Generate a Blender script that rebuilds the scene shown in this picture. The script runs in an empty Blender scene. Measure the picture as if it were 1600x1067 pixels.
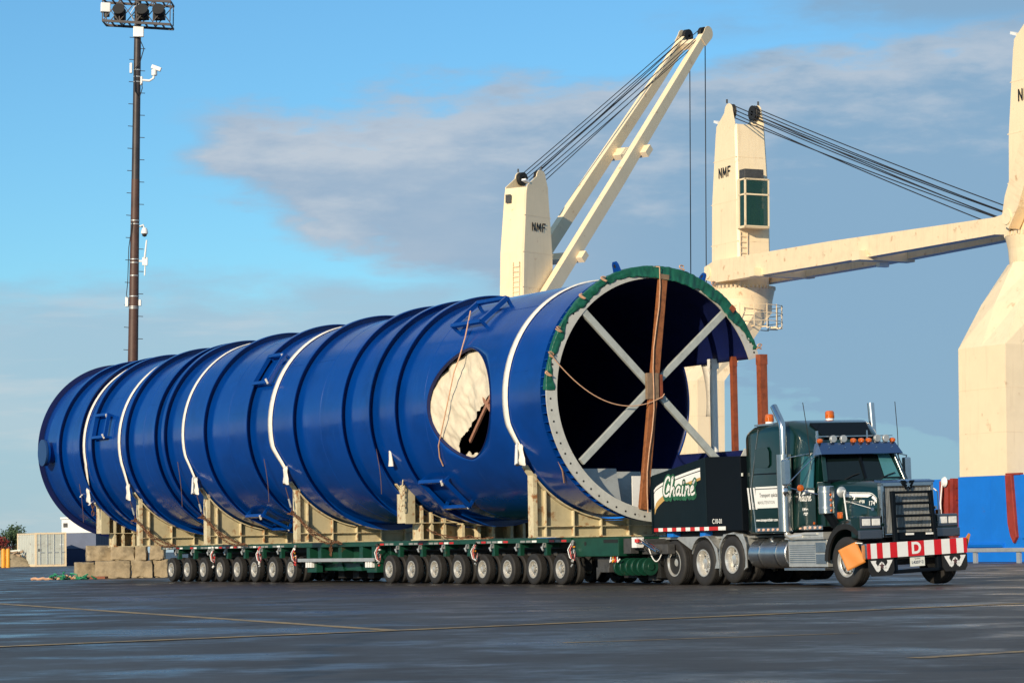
import bpy, bmesh, math, random
from mathutils import Matrix, Vector, noise
R_ = math.radians
random.seed(7)
sc = bpy.context.scene
COL = sc.collection

# ------------------------------------------------------------------ camera
F, PITCH, ROLL, H = 4356.16, 0.0731375, -0.0167387, 0.965
cam = bpy.data.cameras.new('camera'); camo = bpy.data.objects.new('camera', cam); COL.objects.link(camo)
cp, sp = math.cos(PITCH), math.sin(PITCH)
fw = Vector((0, cp, sp)); r0 = Vector((1, 0, 0)); u0 = Vector((0, -sp, cp))
cr, sr = math.cos(ROLL), math.sin(ROLL)
rt = cr*r0+sr*u0; up = -sr*r0+cr*u0
camo.matrix_world = Matrix(((rt.x, up.x, -fw.x, 0), (rt.y, up.y, -fw.y, 0), (rt.z, up.z, -fw.z, H), (0, 0, 0, 1)))
cam.sensor_width = 36; cam.lens = 36*F/1600; cam.clip_end = 6000; cam.clip_start = 0.5
sc.camera = camo

# ------------------------------------------------------------------ light
SUN = Vector((-0.929, -1.642, 0.60)).normalized()
EL = math.asin(SUN.z); AZ = math.atan2(SUN.x, SUN.y)
sun = bpy.data.lights.new('sun', 'SUN'); suno = bpy.data.objects.new('sun', sun); COL.objects.link(suno)
sun.energy = 5.0; sun.angle = R_(0.55); sun.color = (1.0, 0.83, 0.60)
suno.rotation_euler = SUN.to_track_quat('Z', 'Y').to_euler(); suno.location = (-30, -40, 60)
sc.view_settings.view_transform = 'Standard'; sc.view_settings.look = 'None'
sc.view_settings.exposure = 0.0; sc.view_settings.gamma = 1.0

# ------------------------------------------------------------------ world: Nishita sky with cloud banks
world = bpy.data.worlds.new('World'); sc.world = world; world.use_nodes = True
nt = world.node_tree; nt.nodes.clear()
def N(t, **k):
    n = nt.nodes.new(t)
    for a, b in k.items(): setattr(n, a, b)
    return n
def L(a, b): nt.links.new(a, b)
def val(x, sock):
    if isinstance(x, (int, float)): sock.default_value = x
    else: L(x, sock)
def M(op, a, b=0.0, c=0.0, clamp=False):
    n = N('ShaderNodeMath', operation=op, use_clamp=clamp); val(a, n.inputs[0]); val(b, n.inputs[1]); val(c, n.inputs[2]); return n.outputs[0]
def SS(x, lo, hi):
    n = N('ShaderNodeMapRange', interpolation_type='SMOOTHSTEP'); val(x, n.inputs[0]); val(lo, n.inputs[1]); val(hi, n.inputs[2]); n.inputs[3].default_value = 0; n.inputs[4].default_value = 1; return n.outputs[0]
def MIXC(f, a, b):
    n = N('ShaderNodeMix', data_type='RGBA'); val(f, n.inputs[0])
    for x, s in ((a, n.inputs[6]), (b, n.inputs[7])):
        if isinstance(x, tuple): s.default_value = (*x, 1)
        else: L(x, s)
    return n.outputs[2]
sky = N('ShaderNodeTexSky', sky_type='NISHITA'); sky.sun_disc = False
sky.sun_elevation = EL; sky.sun_rotation = AZ % (2*math.pi); sky.air_density = 1.0; sky.dust_density = 0.3; sky.ozone_density = 2.0
tc = N('ShaderNodeTexCoord'); sx = N('ShaderNodeSeparateXYZ'); L(tc.outputs['Generated'], sx.inputs[0])
az = M('ARCTAN2', sx.outputs[0], sx.outputs[1]); el = M('ARCSINE', sx.outputs[2])
cb = N('ShaderNodeCombineXYZ'); L(M('MULTIPLY', az, 1.0), cb.inputs[0]); L(M('MULTIPLY', el, 3.2), cb.inputs[1])
def NOI(scale, det, rough=0.55, off=0.0):
    mp = N('ShaderNodeVectorMath', operation='ADD'); L(cb.outputs[0], mp.inputs[0]); mp.inputs[1].default_value = (off, off*1.7, off*.3)
    n = N('ShaderNodeTexNoise'); n.inputs['Scale'].default_value = scale; n.inputs['Detail'].default_value = det; n.inputs['Roughness'].default_value = rough
    L(mp.outputs[0], n.inputs['Vector']); return M('SUBTRACT', n.outputs['Fac'], 0.5)
n1 = NOI(11, 7, .58, 3.1); n2 = NOI(30, 6, .6, 8.4); n3 = NOI(5, 5, .55, 1.2)
wob = M('ADD', M('MULTIPLY', n1, 0.060), M('MULTIPLY', n2, 0.024))
elw = M('ADD', el, wob)
deck = M('SUBTRACT', 1.0, SS(elw, 0.080, 0.108))
azn = M('ADD', az, 0.117)
upper = M('ADD', 0.156, M('MULTIPLY', M('MINIMUM', M('MAXIMUM', azn, -.2), .6), 0.085))
lower = M('SUBTRACT', 0.134, M('MULTIPLY', M('MINIMUM', M('MAXIMUM', azn, -.2), .5), 0.36))
bank = M('MULTIPLY', M('MULTIPLY', M('SUBTRACT', 1.0, SS(M('SUBTRACT', elw, upper), -0.010, 0.005)), SS(M('SUBTRACT', elw, lower), -0.008, 0.010)), SS(M('ADD', az, M('MULTIPLY', n1, .09)), -0.128, -0.098))
high = M('MULTIPLY', SS(M('ADD', M('ADD', M('MULTIPLY', az, .22), M('MULTIPLY', el, .55)), M('MULTIPLY', wob, 1.2)), 0.115, 0.145), SS(el, .170, .188))
scat = SS(M('ADD', n3, M('MULTIPLY', n1, .5)), 0.06, 0.26)
high = M('MAXIMUM', high, M('MULTIPLY', scat, SS(el, .24, .5)))
mask = M('MINIMUM', M('ADD', M('ADD', M('MULTIPLY', deck, .80), M('MULTIPLY', bank, .96)), M('MULTIPLY', high, .85)), 0.93)
hi_ = SS(M('ADD', M('ADD', M('MULTIPLY', M('SUBTRACT', elw, upper), 18.0), .55), M('MULTIPLY', n2, 1.6)), -0.25, 0.75)
lit = M('ADD', M('MULTIPLY', M('MULTIPLY', hi_, bank), .85), M('MULTIPLY', M('MULTIPLY', SS(n1, -.06, .20), SS(az, .06, -.08)), .45), clamp=True)
cb2 = N('ShaderNodeCombineXYZ'); L(M('MULTIPLY', az, .9), cb2.inputs[0]); L(M('MULTIPLY', el, 7.0), cb2.inputs[1])
ns_ = N('ShaderNodeTexNoise'); ns_.inputs['Scale'].default_value = 9; ns_.inputs['Detail'].default_value = 6; ns_.inputs['Roughness'].default_value = .6; L(cb2.outputs[0], ns_.inputs['Vector'])
streak = M('MULTIPLY', M('MULTIPLY', SS(ns_.outputs['Fac'], .47, .66), deck), SS(az, .12, -.06))
lit = M('MAXIMUM', lit, M('MULTIPLY', streak, .9))
body = MIXC(SS(az, .10, -.06), (0.245, 0.395, 0.56), (0.325, 0.435, 0.575))
body = MIXC(M('MULTIPLY', deck, SS(az, .06, -.07)), body, (0.375, 0.52, 0.645))
cloud = MIXC(lit, body, (0.53, 0.585, 0.655))
tint = N('ShaderNodeMix', data_type='RGBA', blend_type='MULTIPLY'); tint.inputs[0].default_value = 1
SKY_STR = 0.115
sc_ = N('ShaderNodeVectorMath', operation='SCALE'); L(sky.outputs[0], sc_.inputs[0]); sc_.inputs['Scale'].default_value = SKY_STR
L(sc_.outputs[0], tint.inputs[6]); tint.inputs[7].default_value = (0.55, .955, 1.20, 1)
final = MIXC(mask, tint.outputs[2], cloud)
bg = N('ShaderNodeBackground'); L(final, bg.inputs[0]); bg.inputs[1].default_value = 1.0
out = N('ShaderNodeOutputWorld'); L(bg.outputs[0], out.inputs[0])

# ------------------------------------------------------------------ helpers
def ray(px, py): return fw + rt*((px-800)/F) - up*((py-533.5)/F)
def at(px, py, depth): return Vector((0, 0, H)) + ray(px, py)*depth
def ground_at(px, py, z=0.0):
    d = ray(px, py); return Vector((0, 0, H)) + d*((z-H)/d.z)

class MB:
    def __init__(s): s.v = []; s.f = []; s.sm = []; s.mi = []; s.cur = 0
    def add(s, vs, fs, smooth=False):
        o = len(s.v); s.v += [tuple(v) for v in vs]; s.f += [tuple(i+o for i in f) for f in fs]; s.sm += [smooth]*len(fs); s.mi += [s.cur]*len(fs); return s
    def box(s, c, d, rot=None):
        hx, hy, hz = d[0]/2, d[1]/2, d[2]/2
        vs = [Vector((x*hx, y*hy, z*hz)) for x in (-1, 1) for y in (-1, 1) for z in (-1, 1)]
        if rot is not None: vs = [rot @ v for v in vs]
        return s.add([v+Vector(c) for v in vs], [(0, 1, 3, 2), (4, 6, 7, 5), (0, 4, 5, 1), (2, 3, 7, 6), (0, 2, 6, 4), (1, 5, 7, 3)])
    def bx(s, x0, x1, y0, y1, z0, z1): return s.box(((x0+x1)/2, (y0+y1)/2, (z0+z1)/2), (abs(x1-x0), abs(y1-y0), abs(z1-z0)))
    def beam(s, a, b, w, h, upv=(0, 0, 1), w2=None, h2=None):
        a, b = Vector(a), Vector(b); d = (b-a).normalized(); u = Vector(upv)
        if abs(d.dot(u)) > .98: u = Vector((1, 0, 0))
        sd = d.cross(u).normalized(); u = sd.cross(d)
        w2 = w if w2 is None else w2; h2 = h if h2 is None else h2
        vs = [a+sd*x*w/2+u*y*h/2 for x, y in ((-1, -1), (1, -1), (1, 1), (-1, 1))]+[b+sd*x*w2/2+u*y*h2/2 for x, y in ((-1, -1), (1, -1), (1, 1), (-1, 1))]
        return s.add(vs, [(3, 2, 1, 0), (4, 5, 6, 7)]+[(i, (i+1) % 4, 4+(i+1) % 4, 4+i) for i in range(4)])
    def cyl(s, a, b, r, r2=None, n=16, caps=True):
        a, b = Vector(a), Vector(b); d = (b-a).normalized(); r2 = r if r2 is None else r2
        u = Vector((0, 0, 1)) if abs(d.z) < .95 else Vector((1, 0, 0)); e1 = d.cross(u).normalized(); e2 = d.cross(e1)
        P = lambda c, rr: [c+(e1*math.cos(t)+e2*math.sin(t))*rr for t in (2*math.pi*i/n for i in range(n))]
        s.add(P(a, r)+P(b, r2), [(i, n+i, n+(i+1) % n, (i+1) % n) for i in range(n)], True)
        if caps: s.add(P(a, r), [tuple(range(n))]); s.add(P(b, r2), [tuple(range(n-1, -1, -1))])
        return s
    def tube(s, pts, r, n=8, closed=False):
        pts = [Vector(p) for p in pts]; m = len(pts); rings = []; prev = None
        for i, p in enumerate(pts):
            a = pts[(i-1) % m] if (closed or i) else pts[0]; b = pts[(i+1) % m] if (closed or i < m-1) else pts[-1]
            d = (b-a).normalized()
            if prev is None:
                u = Vector((0, 0, 1)) if abs(d.z) < .9 else Vector((1, 0, 0)); e1 = d.cross(u).normalized()
            else: e1 = (prev-d*prev.dot(d)).normalized()
            prev = e1; e2 = d.cross(e1)
            rr = r[i] if isinstance(r, (list, tuple)) else r
            rings += [p+(e1*math.cos(2*math.pi*k/n)+e2*math.sin(2*math.pi*k/n))*rr for k in range(n)]
        fs = []
        for i in range(m if closed else m-1):
            j = (i+1) % m
            fs += [(i*n+k, i*n+(k+1) % n, j*n+(k+1) % n, j*n+k) for k in range(n)]
        s.add(rings, fs, True)
        if not closed: s.add(rings[:n], [tuple(range(n-1, -1, -1))]); s.add(rings[-n:], [tuple(range(n))])
        return s
    def lathe(s, prof, c=(0, 0, 0), axis='x', n=48, a0=0, a1=2*math.pi, closed=False):
        """prof: (radius, position along the axis)"""
        full = abs(a1-a0-2*math.pi) < 1e-6; k = n if full else n+1; vs = []
        for i in range(k):
            t = a0+(a1-a0)*i/n; ct, st = math.cos(t), math.sin(t)
            for r, q in prof:
                vs.append(Vector(c)+Vector({'x': (q, r*ct, r*st), 'y': (r*ct, q, r*st), 'z': (r*ct, r*st, q)}[axis]))
        m = len(prof); fs = []
        for i in range(n):
            j = (i+1) % k
            for q in range(m if closed else m-1):
                q2 = (q+1) % m; f = (i*m+q, j*m+q, j*m+q2, i*m+q2)
                fs.append(f)
        return s.add(vs, fs, True)
    def prism(s, poly, axis, a, b):
        """poly in the two other axes (in order), extruded from a to b along axis"""
        P = {'x': lambda p, q: (q, p[0], p[1]), 'y': lambda p, q: (p[0], q, p[1]), 'z': lambda p, q: (p[0], p[1], q)}[axis]
        n = len(poly)
        return s.add([P(p, a) for p in poly]+[P(p, b) for p in poly], [tuple(range(n)), tuple(range(2*n-1, n-1, -1))]+[(i, n+i, n+(i+1) % n, (i+1) % n) for i in range(n)])
    def loft(s, secs, caps=True, smooth=True, closed=True):
        n = len(secs[0]); vs = [p for q in secs for p in q]; fs = []
        for i in range(len(secs)-1):
            for k in range(n if closed else n-1):
                fs.append((i*n+k, i*n+(k+1) % n, (i+1)*n+(k+1) % n, (i+1)*n+k))
        s.add(vs, fs, smooth)
        if caps: s.add(secs[0], [tuple(range(n-1, -1, -1))]); s.add(secs[-1], [tuple(range(n))])
        return s
    def grid(s, fn, nu, nv, keep=None, smooth=True):
        vs = [fn(i/nu, j/nv) for i in range(nu+1) for j in range(nv+1)]; fs = []
        for i in range(nu):
            for j in range(nv):
                if keep is None or keep((i+.5)/nu, (j+.5)/nv): fs.append((i*(nv+1)+j, (i+1)*(nv+1)+j, (i+1)*(nv+1)+j+1, i*(nv+1)+j+1))
        return s.add(vs, fs, smooth)
    def ribbon(s, pts, w, plane, off, n=8):
        """flat stroke with round joins; pts 2-D, plane maps (u,v)->3-D"""
        for i in range(len(pts)-1):
            a, b = Vector(pts[i]), Vector(pts[i+1]); d = (b-a)
            if d.length < 1e-6: continue
            d.normalize(); q = Vector((-d.y, d.x))*w/2
            s.add([plane(*(a+q), off), plane(*(a-q), off), plane(*(b-q), off), plane(*(b+q), off)], [(0, 1, 2, 3)])
        for k, p_ in enumerate(pts):
            s.add([plane(p_[0]+w/2*math.cos(2*math.pi*i/n), p_[1]+w/2*math.sin(2*math.pi*i/n), off+.0004*(k % 2+1)) for i in range(n)], [tuple(range(n))])
        return s
    def mesh(s, name, mats, sharp=35, recalc=True):
        me = bpy.data.meshes.new(name); me.from_pydata(s.v, [], s.f); me.update()
        if recalc:
            bm = bmesh.new(); bm.from_mesh(me); bmesh.ops.remove_doubles(bm, verts=bm.verts, dist=1e-5); bmesh.ops.recalc_face_normals(bm, faces=bm.faces); bm.to_mesh(me); bm.free()
        for m in (mats if isinstance(mats, (list, tuple)) else [mats]): me.materials.append(m)
        if any(s.sm):
            me.polygons.foreach_set('use_smooth', [True]*len(me.polygons)); me.set_sharp_from_angle(angle=R_(sharp))
        if len(s.f) == len(me.polygons) and any(s.mi): me.polygons.foreach_set('material_index', s.mi)
        return me
    def build(s, name, mats, parent=None, bevel=0, sharp=35, recalc=True, **props):
        o = put(name, s.mesh(name, mats, sharp, recalc), parent, **props)
        if bevel:
            b = o.modifiers.new('bevel', 'BEVEL'); b.width = bevel; b.segments = 2; b.limit_method = 'ANGLE'; b.angle_limit = R_(40)
        return o
def put(name, me, parent=None, loc=None, mat=None, **props):
    o = bpy.data.objects.new(name, me); COL.objects.link(o)
    if parent is not None: o.parent = parent
    if loc is not None: o.location = loc
    if mat is not None: o.matrix_local = mat
    for k, v in props.items(): o[k] = v
    return o
def tag(o, label, cat, group=None):
    o['label'] = label; o['category'] = cat
    if group: o['group'] = group
    return o
def thing(name, label, cat, mat=None, loc=None, group=None):
    o = bpy.data.objects.new(name, None); COL.objects.link(o); o.empty_display_size = .3
    if mat is not None: o.matrix_world = mat
    if loc is not None: o.location = loc
    return tag(o, label, cat, group)
def text_mesh(body, size, mat, align='CENTER', shear=0, extrude=0.0, bold=0.0, xs=1.0):
    c = bpy.data.curves.new('t', 'FONT'); c.body = body; c.size = size; c.align_x = align; c.align_y = 'CENTER'; c.shear = shear; c.extrude = extrude; c.offset = bold
    o = bpy.data.objects.new('t', c); COL.objects.link(o); dg = bpy.context.evaluated_depsgraph_get(); dg.update()
    me = bpy.data.meshes.new_from_object(o.evaluated_get(dg)); bpy.data.objects.remove(o); bpy.data.curves.remove(c)
    if xs != 1: me.transform(Matrix.Diagonal((xs, 1, 1, 1)))
    me.materials.clear(); me.materials.append(mat); return me
SIDE = Matrix.Rotation(math.pi/2, 4, 'X')                      # text on a face looking towards -y
FRONT = Matrix.Rotation(math.pi/2, 4, 'Z') @ SIDE              # text on a face looking towards +x

# ------------------------------------------------------------------ materials
def mat(name, col, rough=.5, metal=0.0, var=0.0, vscale=3.0, rust=0.0, rust_col=(.16, .05, .015), rscale=2.0, stretch=(1, 1, 1), coat=0.0, bump=0.0, bscale=40, emit=None, trans=0.0, spec=.5, streak=0.0, rvar=0.0, tr=None, alpha=1.0):
    m = bpy.data.materials.new(name); m.use_nodes = True; t = m.node_tree; b = t.nodes['Principled BSDF']
    b.inputs['Base Color'].default_value = (*col, 1); b.inputs['Roughness'].default_value = rough; b.inputs['Metallic'].default_value = metal
    b.inputs['Coat Weight'].default_value = coat; b.inputs['Coat Roughness'].default_value = .06; b.inputs['Specular IOR Level'].default_value = spec
    b.inputs['Transmission Weight'].default_value = trans; b.inputs['Alpha'].default_value = alpha
    if emit: b.inputs['Emission Color'].default_value = (*emit[0], 1); b.inputs['Emission Strength'].default_value = emit[1]
    co = t.nodes.new('ShaderNodeTexCoord')
    def noi(scale, det, st=(1, 1, 1), off=0):
        mp = t.nodes.new('ShaderNodeMapping'); mp.inputs['Scale'].default_value = st; mp.inputs['Location'].default_value = (off, off*.7, off*.3); t.links.new(co.outputs['Object'], mp.inputs[0])
        n = t.nodes.new('ShaderNodeTexNoise'); n.inputs['Scale'].default_value = scale; n.inputs['Detail'].default_value = det; n.inputs['Roughness'].default_value = .62; t.links.new(mp.outputs[0], n.inputs['Vector']); return n.outputs['Fac']
    def ramp(f, a, bb, x0=0.0, x1=1.0):
        n = t.nodes.new('ShaderNodeMapRange'); n.interpolation_type = 'SMOOTHSTEP'; t.links.new(f, n.inputs[0]); n.inputs[1].default_value = a; n.inputs[2].default_value = bb; n.inputs[3].default_value = x0; n.inputs[4].default_value = x1; return n.outputs[0]
    cs = None
    def mix(f, c2):
        nonlocal cs
        n = t.nodes.new('ShaderNodeMix'); n.data_type = 'RGBA'; t.links.new(f, n.inputs[0])
        if cs is None: n.inputs[6].default_value = (*col, 1)
        else: t.links.new(cs, n.inputs[6])
        n.inputs[7].default_value = (*c2, 1); cs = n.outputs[2]
    if var: mix(ramp(noi(vscale, 6), .38, .72, 0, 1), tuple(max(0, c*(1-var)) for c in col)); mix(ramp(noi(vscale*4.3, 5, (1, 1, 1), 5), .5, .75, 0, .6), tuple(min(1, c*(1+var*.5)) for c in col))
    if streak: mix(ramp(noi(2.2, 5, (2.5, 2.5, .18), 9), .52, .78, 0, streak), tuple(c*.45+d*.4 for c, d in zip(col, rust_col)))
    if rust: mix(ramp(noi(rscale, 9, stretch, 3), .64-.22*rust, .74-.16*rust, 0, min(1, .35+rust)), rust_col)
    if cs is not None: t.links.new(cs, b.inputs['Base Color'])
    if rvar: t.links.new(ramp(noi(vscale*1.7, 5, (1, 1, 1), 2), .35, .7, max(.02, rough-rvar), rough+rvar), b.inputs['Roughness'])
    if bump:
        bn = t.nodes.new('ShaderNodeBump'); bn.inputs['Strength'].default_value = bump; bn.inputs['Distance'].default_value = .02; t.links.new(noi(bscale, 6), bn.inputs['Height']); t.links.new(bn.outputs[0], b.inputs['Normal'])
    return m
K = {}
def tank_paint():
    m = mat('tank_blue', (.0008, .044, .250), .19, var=.24, vscale=.45, rvar=.08, spec=.45)
    t = m.node_tree; b = t.nodes['Principled BSDF']; co = t.nodes.new('ShaderNodeTexCoord')
    def layer(scale, st, off, lo, hi, amt, colr, rot=(0, 0, 0)):
        mp = t.nodes.new('ShaderNodeMapping'); mp.inputs['Scale'].default_value = st; mp.inputs['Location'].default_value = (off, off, off); mp.inputs['Rotation'].default_value = rot; t.links.new(co.outputs['Object'], mp.inputs[0])
        n = t.nodes.new('ShaderNodeTexNoise'); n.inputs['Scale'].default_value = scale; n.inputs['Detail'].default_value = 6; n.inputs['Roughness'].default_value = .65; t.links.new(mp.outputs[0], n.inputs['Vector'])
        r = t.nodes.new('ShaderNodeMapRange'); r.interpolation_type = 'SMOOTHSTEP'; t.links.new(n.outputs['Fac'], r.inputs[0]); r.inputs[1].default_value = lo; r.inputs[2].default_value = hi; r.inputs[4].default_value = amt
        x = t.nodes.new('ShaderNodeMix'); x.data_type = 'RGBA'; t.links.new(r.outputs[0], x.inputs[0]); src = b.inputs['Base Color'].links[0].from_socket; t.links.new(src, x.inputs[6]); x.inputs[7].default_value = (*colr, 1); t.links.new(x.outputs[2], b.inputs['Base Color'])
    layer(1.0, (6, .5, .5), 2.0, .60, .74, .35, (.02, .09, .30), (0, 0, .5))       # slanting rub marks
    layer(2.6, (9, .6, .35), 11.0, .70, .78, .45, (.10, .20, .40), (0, .35, 0))    # thin scratches
    layer(.9, (1, 1, .22), 5.0, .56, .80, .50, (.0018, .026, .15))                 # darker runs
    layer(16., (1, 1, 1), 7.0, .76, .82, .8, (.25, .30, .42))                      # specks
    bn = t.nodes.new('ShaderNodeBump'); bn.inputs['Strength'].default_value = .22; bn.inputs['Distance'].default_value = .05
    n = t.nodes.new('ShaderNodeTexNoise'); n.inputs['Scale'].default_value = .9; n.inputs['Detail'].default_value = 3; t.links.new(co.outputs['Object'], n.inputs['Vector']); t.links.new(n.outputs['Fac'], bn.inputs['Height']); t.links.new(bn.outputs[0], b.inputs['Normal'])
    return m
K['blue'] = tank_paint()
K['blue_in'] = mat('vessel_blue_shaded', (.003, .010, .085), .55, var=.3, vscale=.8)  # darker copy of the shell blue, shade of the interior put into the colour
K['flange'] = mat('flange_grey', (.50, .50, .46), .5, var=.15, vscale=4, rust=.12, rscale=5)
K['strut'] = mat('strut_grey', (.40, .43, .41), .55, var=.2, vscale=5)
K['rustred'] = mat('rust_red_steel', (.27, .065, .025), .6, var=.4, vscale=6, rust=.3)
K['timber'] = mat('brown_timber', (.30, .105, .035), .6, var=.45, vscale=9, stretch=(1, 1, .2))
K['ply'] = mat('plywood', (.24, .16, .10), .7, var=.35, vscale=8)
K['saddle'] = mat('saddle_paint', (.50, .44, .28), .55, var=.16, vscale=3, rust=.34, rust_col=(.24, .09, .02), rscale=3.2, streak=.45)
K['sadedge'] = mat('saddle_edge', (.62, .54, .35), .55, var=.2, vscale=6, rust=.55, rust_col=(.30, .11, .025), rscale=5)
K['webbing'] = mat('white_webbing', (.78, .74, .66), .75, var=.16, vscale=8, bump=.2, bscale=120)
K['canvas'] = mat('cream_canvas', (.66, .58, .44), .85, var=.14, vscale=3, bump=.25, bscale=9)
K['tarp'] = mat('green_tarp', (.008, .105, .062), .42, var=.35, vscale=5, bump=.35, bscale=18)
K['rope'] = mat('manila_rope', (.62, .36, .22), .8, var=.2, vscale=20)
K['dkrope'] = mat('dark_wire', (.10, .06, .06), .6)
K['wire'] = mat('black_wire_rope', (.012, .012, .014), .6)
K['chain'] = mat('rusty_chain', (.17, .075, .035), .65, metal=.3, var=.5, vscale=9)
K['tgreen'] = mat('trailer_green', (.005, .052, .030), .42, var=.3, vscale=4, coat=.15, rust=.08)
K['dark'] = mat('underbody_black', (.012, .012, .012), .65, var=.3, vscale=8)
K['grime'] = mat('underbody_grey', (.055, .055, .055), .6, var=.4, vscale=6)
K['tyre'] = mat('tyre_rubber', (.019, .018, .0175), .72, var=.35, vscale=7, bump=.15, bscale=60)
K['rim'] = mat('rim_white', (.60, .58, .53), .36, metal=.5, var=.28, vscale=9, rust=.08)
K['alrim'] = mat('rim_aluminium', (.74, .72, .67), .30, metal=.65, var=.15, vscale=8)
K['chrome'] = mat('chrome', (.66, .65, .63), .19, metal=1.0, var=.12, vscale=6)
K['bezel'] = mat('dark_chrome', (.20, .20, .21), .25, metal=.9)
K['steel'] = mat('brushed_steel', (.60, .61, .61), .27, metal=.95, var=.15, vscale=6)
K['alu'] = mat('aluminium_plate', (.56, .57, .55), .38, metal=.6, var=.18, vscale=6)
K['truck'] = mat('truck_green', (.0015, .020, .0165), .30, metal=.15, coat=1.0)
K['truckdk'] = mat('truck_dark', (.003, .005, .008), .5, spec=.15)
K['boxdk'] = mat('ballast_dark_green', (.004, .011, .016), .5, var=.2, vscale=2, spec=.18)
K['white'] = mat('white_paint', (.80, .80, .77), .4, var=.06, vscale=4)
K['tan'] = mat('gold_stripe', (.50, .31, .10), .45)
K['lgreen'] = mat('letter_green', (.02, .12, .06), .45)
K['grey'] = mat('grey_print', (.25, .26, .25), .5)
K['red'] = mat('red_reflective', (.62, .012, .018), .4, var=.12, vscale=9)
K['redtape'] = mat('red_tape', (.5, .02, .02), .4)
K['glass'] = mat('dark_glass', (.004, .008, .008), .04, spec=.5)
K['window_light'] = mat('window_light_teal', (.06, .20, .23), .05, spec=.6)  # opaque teal standing in for daylight through the cab
K['amber'] = mat('amber_lens', (.60, .12, .006), .15, coat=.8, var=.4, vscale=14)
K['lamp'] = mat('headlamp', (.80, .79, .74), .25, coat=.9, var=.25, vscale=9)
K['orange'] = mat('orange_flag', (.62, .22, .04), .6, var=.08, vscale=5)
K['cream'] = mat('crane_cream', (.86, .70, .46), .45, var=.07, vscale=.7, rust=.12, rust_col=(.42, .20, .07), rscale=1.6, streak=.28)
K['creamrust'] = mat('crane_cream_worn', (.84, .67, .44), .5, var=.10, vscale=2, rust=.24, rust_col=(.40, .18, .06), rscale=2.3, streak=.40)
K['hull'] = mat('hull_blue', (.004, .17, .66), .42, var=.12, vscale=.5, rust=.03)
K['hullred'] = mat('hull_red', (.30, .035, .018), .55, var=.35, vscale=2, rust=.2)
K['galv'] = mat('galvanised', (.50, .52, .52), .45, metal=.5, var=.2, vscale=3)
K['conc'] = mat('concrete_block', (.36, .285, .18), .9, var=.50, vscale=2.0, bump=1.0, bscale=7)
K['cwhite'] = mat('container_pale', (.52, .54, .48), .6, var=.14, vscale=.8, rust=.28, rscale=1.3, streak=.3)
K['cnavy'] = mat('container_navy', (.012, .022, .075), .5, var=.2, vscale=.8)
K['cgrey'] = mat('container_slate', (.10, .13, .21), .6, var=.2, vscale=.8)
K['yellow'] = mat('bollard_yellow', (.75, .33, .02), .5, var=.15, vscale=4)
K['mast'] = mat('mast_rust_brown', (.085, .040, .028), .55, var=.35, vscale=1.5, streak=.2)
K['maststeel'] = mat('mast_dark_steel', (.055, .045, .045), .5, metal=.3, var=.3, vscale=1.5)
K['plastic'] = mat('white_plastic', (.78, .78, .76), .4)
K['netgreen'] = mat('green_netting', (.02, .26, .13), .7, var=.4, vscale=12)
K['junk'] = mat('driftwood', (.33, .24, .16), .85, var=.5, vscale=2)
K['bark'] = mat('bark', (.06, .045, .03), .9)
K['leaf'] = mat('leaf_green', (.045, .085, .030), .7, var=.4, vscale=1.5)
K['leafred'] = mat('leaf_red', (.22, .03, .025), .7, var=.4, vscale=1.5)
K['plate'] = mat('plate_white', (.72, .74, .68), .45)
K['linepaint'] = mat('yellow_line_paint', (.40, .24, .06), .55, var=.45, vscale=1.2, rust=.62, rust_col=(.06, .05, .035), rscale=3.5)

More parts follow.
